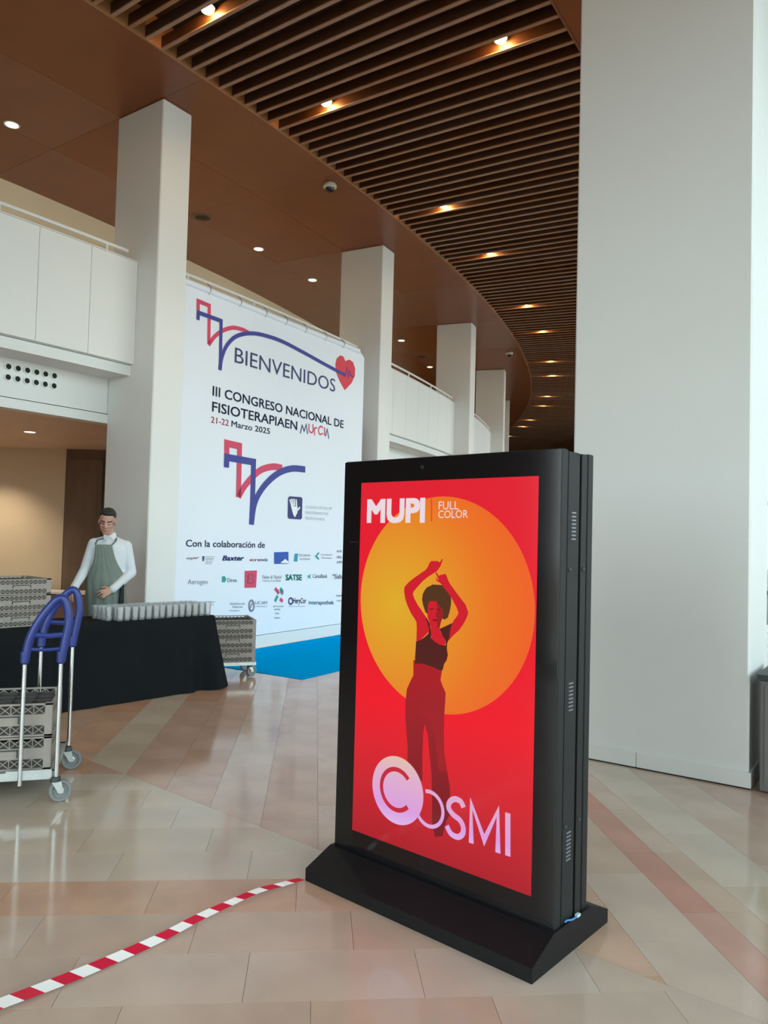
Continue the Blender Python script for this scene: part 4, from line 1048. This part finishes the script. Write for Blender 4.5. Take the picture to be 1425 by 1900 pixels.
for p_ in body.data.polygons:
    c = HR.inverted() @ (p_.center-hd)
    if c.y < -0.04 and abs(c.x) < 0.07:
        if 0.012 < c.z < 0.026 and 0.016 < abs(c.x) < 0.052: p_.material_index = 1
        elif -0.016 < c.z < -0.008 and 0.020 < abs(c.x) < 0.044: p_.material_index = 1
        elif -0.086 < c.z < -0.066 and abs(c.x) < 0.023: p_.material_index = 2
# hair
bm_ = bmesh.new(); blob(bm_, H(0, 0.030, 0.058), (0.083, 0.092, 0.080), HR); blob(bm_, H(0, -0.018, 0.098), (0.064, 0.064, 0.034), HR); blob(bm_, H(0, 0.072, 0.0), (0.070, 0.050, 0.075), HR)
hair_o = remesh(bm_, 'hair', [M_hair], 0.007, per, 2)
# shirt
bm_ = bmesh.new()
limb(bm_, [chest+Vector((0, 0.012, -0.03)), chest+Vector((0, 0, -0.20)), hipc+Vector((0, 0, 0.10)), hipc+Vector((0, 0, 0.0))], [0.130, 0.138, 0.128, 0.128], 18)
for x in (-0.07, 0.07): limb(bm_, [chest+Vector((x, 0.0, -0.06)), hipc+Vector((x*0.9, 0, 0.02))], [0.108, 0.100], 14)
for s_, e_, w_ in ((sL, eL, wL), (sR, eR, wR)):
    limb(bm_, [neck0+Vector((0, 0.01, -0.03)), s_+Vector((0, 0, -0.008))], [0.072, 0.064]); limb(bm_, [s_, s_+(e_-s_)*0.5+Vector((0, 0.004, 0)), e_, e_+(w_-e_)*0.5, w_+(e_-w_)*0.08], [0.066, 0.060, 0.053, 0.048, 0.040])
    cu = (w_-e_).normalized(); limb(bm_, [w_+(e_-w_)*0.14, w_+(e_-w_)*0.02], [0.043, 0.043])
limb(bm_, [neck0+Vector((0, 0, -0.03)), neck0+Vector((0, 0.0, 0.018))], [0.078, 0.066])
shirt = remesh(bm_, 'shirt', [M_shirt], 0.009, per, 3)
for sx in (-1, 1):
    b = MB(); c0_ = neck0+Vector((0, -0.066, 0.02))
    b.prism([c0_+Vector((sx*0.004, -0.012, -0.012)), c0_+Vector((sx*0.060, 0.030, 0.022)), c0_+Vector((sx*0.066, 0.012, -0.020)), c0_+Vector((sx*0.038, -0.028, -0.052))], Vector((0, -0.006, 0.004))); b.build('collar', M_shirt, per)
# trousers and shoes
bm_ = bmesh.new(); limb(bm_, [hipc+Vector((-0.05, 0, 0.06)), hipc+Vector((0.05, 0, 0.06))], [0.125, 0.125], 16)
for h_, sx in ((hL, 1), (hR, -1)): limb(bm_, [h_+Vector((0, 0, 0.05)), Vector((h_.x+0.01*sx, -0.005, 0.50)), Vector((h_.x+0.02*sx, 0.03, 0.12))], [0.104, 0.076, 0.066], 14)
remesh(bm_, 'trousers', [M_trous], 0.012, per, 3)
for h_, sx in ((hL, 1), (hR, -1)):
    bm_ = bmesh.new(); a = Vector((h_.x+0.02*sx, 0.05, 0.055)); limb(bm_, [a, a+Vector((0.01*sx, -0.10, -0.002)), a+Vector((0.012*sx, -0.19, -0.012))], [0.054, 0.050, 0.042])
    so = remesh(bm_, 'shoe', [M_trous], 0.012, per, 2)
    for v in so.data.vertices: v.co.z = max(0.0, v.co.z)
# apron: bib and skirt wrapped over the front of the torso
vv = []; ff = []; rows = []
zt_ = J(0, 1010).z; zw = J(0, 1072).z; zb = 0.45
N = 22; MR = 26
for i in range(MR+1):
    z = zt_+(zb-zt_)*i/MR
    t = (zt_-z)/(zt_-zw)
    if t < 1: ha = 0.42+0.20*t+0.75*t**3; 
    else: ha = 1.42
    cx = J(191+7*min(1, t), 1040).x
    rx, ry = 0.196 if z > zw else 0.200, 0.160 if z > zw else 0.165
    if z < 0.95: rx += 0.02*(0.95-z); ry += 0.05*(0.95-z)
    for j in range(N+1):
        a = -ha+2*ha*j/N
        fold = 0.010*math.sin(j*1.7+z*9)*(0.3 if z > zw else 1.0)
        vv.append((cx+rx*math.sin(a), -ry*math.cos(a)-fold-0.006, z))
for i in range(MR):
    for j in range(N): a = i*(N+1)+j; ff.append((a, a+1, a+N+2, a+N+1))
b = MB(); b.add(vv, ff, 0, True); ap = b.build('apron', M_apron, per, sharp=False)
sd_ = ap.modifiers.new('solid', 'SOLIDIFY'); sd_.thickness = 0.005
b = MB()
for sx in (-1, 1):
    a = Vector(vv[N if sx > 0 else 0]); c = neck0+Vector((sx*0.062, -0.045, 0.0)); mid = (a+c)/2+Vector((sx*0.02, -0.03, 0.012))
    b.tube([a, mid, c, neck0+Vector((sx*0.066, 0.0, 0.030)), neck0+Vector((sx*0.03, 0.066, 0.03))], 0.0085, 6)
b.build('apron_strap', mat('apron_strap', (0.13, 0.15, 0.15, 1), .85), per)
bq = MB(); bq.prism([Vector((0.150, -0.135, 1.02)), Vector((0.178, -0.120, 1.02)), Vector((0.185, -0.118, 0.78)), Vector((0.140, -0.138, 0.78))], Vector((0.010, -0.030, 0))); bq.build('apron_tie', M_trous, per)

# ================================================================== REMAINING THINGS
# low white counter in the room behind
b = empty('sideboard', (-5.6, 12.45, 0)); tag(b, 'low dark sideboard with a white top against the beige wall behind the person', 'sideboard')
x = MB(); x.box((0, 0, 0.27), (2.3, 0.42, 0.54)); x.build('carcass', M_dwood, b)
x = MB(); x.box((0, -0.01, 0.558), (2.36, 0.46, 0.035)); x.build('top', M_white, b)
for i in range(4): x = MB(); x.box((-0.86+i*0.573, -0.216, 0.28), (0.55, 0.014, 0.47)); x.build('door', M_dwood, b)
# grey cabinet beside the pillar
gc = empty('grey_cabinet', P(6.335, -0.20, 0), hallrot(-0.2)); tag(gc, 'grey metal cabinet with dark top standing beside the massive pillar', 'cabinet')
x = MB(); x.bbox((0.34, 0.30, 0.36), (0.62, 0.60, 0.70), 0.006); x.build('body', M_greybox, gc)
x = MB(); x.box((0.34, 0.30, 0.73), (0.65, 0.63, 0.035)); x.build('top', M_darkpl, gc)
x = MB(); x.box((0.34, -0.004, 0.37), (0.56, 0.010, 0.62)); dd_ = x.build('door', M_greybox, gc)
x = MB(); x.box((0.56, -0.02, 0.45), (0.012, 0.02, 0.10)); x.build('handle', M_steel, dd_)
# barrier tape
tp = [at_z(*q) for q in ((563, 1637), (520, 1651), (480, 1663), (425, 1688), (370, 1713), (300, 1748), (225, 1781), (110, 1830), (0, 1874))]
tp.append(tp[-1]+(tp[-1]-tp[-2])*1.0); tp.append(tp[-1]+(tp[-1]-tp[-2])*1.2)
path = [Vector(q) for q in smooth_path([tuple(q) for q in tp], 14)]
m_tr = mat('tape_red', (0.56, 0.012, 0.045, 1), 0.35); m_tw = mat('tape_white', (0.80, 0.79, 0.78, 1), 0.35)
b = MB(); acc = 0.0; L = [0.0]
for i in range(1, len(path)): L.append(L[-1]+(path[i]-path[i-1]).length)
def width(l): return 0.020+0.021*min(1, l/1.1)
def lift(l): return 0.010+0.006*math.sin(l*5)
per_ = 0.155; ST = 0.155
def at_len(l):
    for i in range(1, len(path)):
        if L[i] >= l or i == len(path)-1:
            f = (l-L[i-1])/(L[i]-L[i-1]); p = path[i-1].lerp(path[i], f); t = (path[i]-path[i-1]).normalized(); return p, t
k = 0; l = 0.005; flip = 0
while l < L[-1]-0.16:
    seg = 0.066; sl_ = 0.018
    def edge(lc):
        out = []
        for sgn in (-1, 1):
            p, t = at_len(max(0, lc+sgn*sl_*0.9)); nn = Vector((-t.y, t.x, 0)); tilt = 0.55+0.25*math.sin(lc*3)
            out.append(p-nn*sgn*width(lc)/2*math.cos(tilt)*1.15+Vector((0, 0, lift(lc)+0.003+(0.5+sgn*0.5)*width(lc)*math.sin(tilt)*0.8)))
        return out
    n_ = 4; rowsE = [edge(l+seg*i/n_) for i in range(n_+1)]
    for i in range(n_):
        a, c = rowsE[i]; d, e = rowsE[i+1][1], rowsE[i+1][0]
        b.add([a, c, d, e], [(0, 1, 2, 3)], flip)
    l += seg; flip = 1-flip
tape = b.build('barrier_tape', [m_tr, m_tw]); tag(tape, 'red and white striped barrier tape running across the floor from the totem foot', 'barrier tape')
sm_ = tape.modifiers.new('solid', 'SOLIDIFY'); sm_.thickness = 0.0012
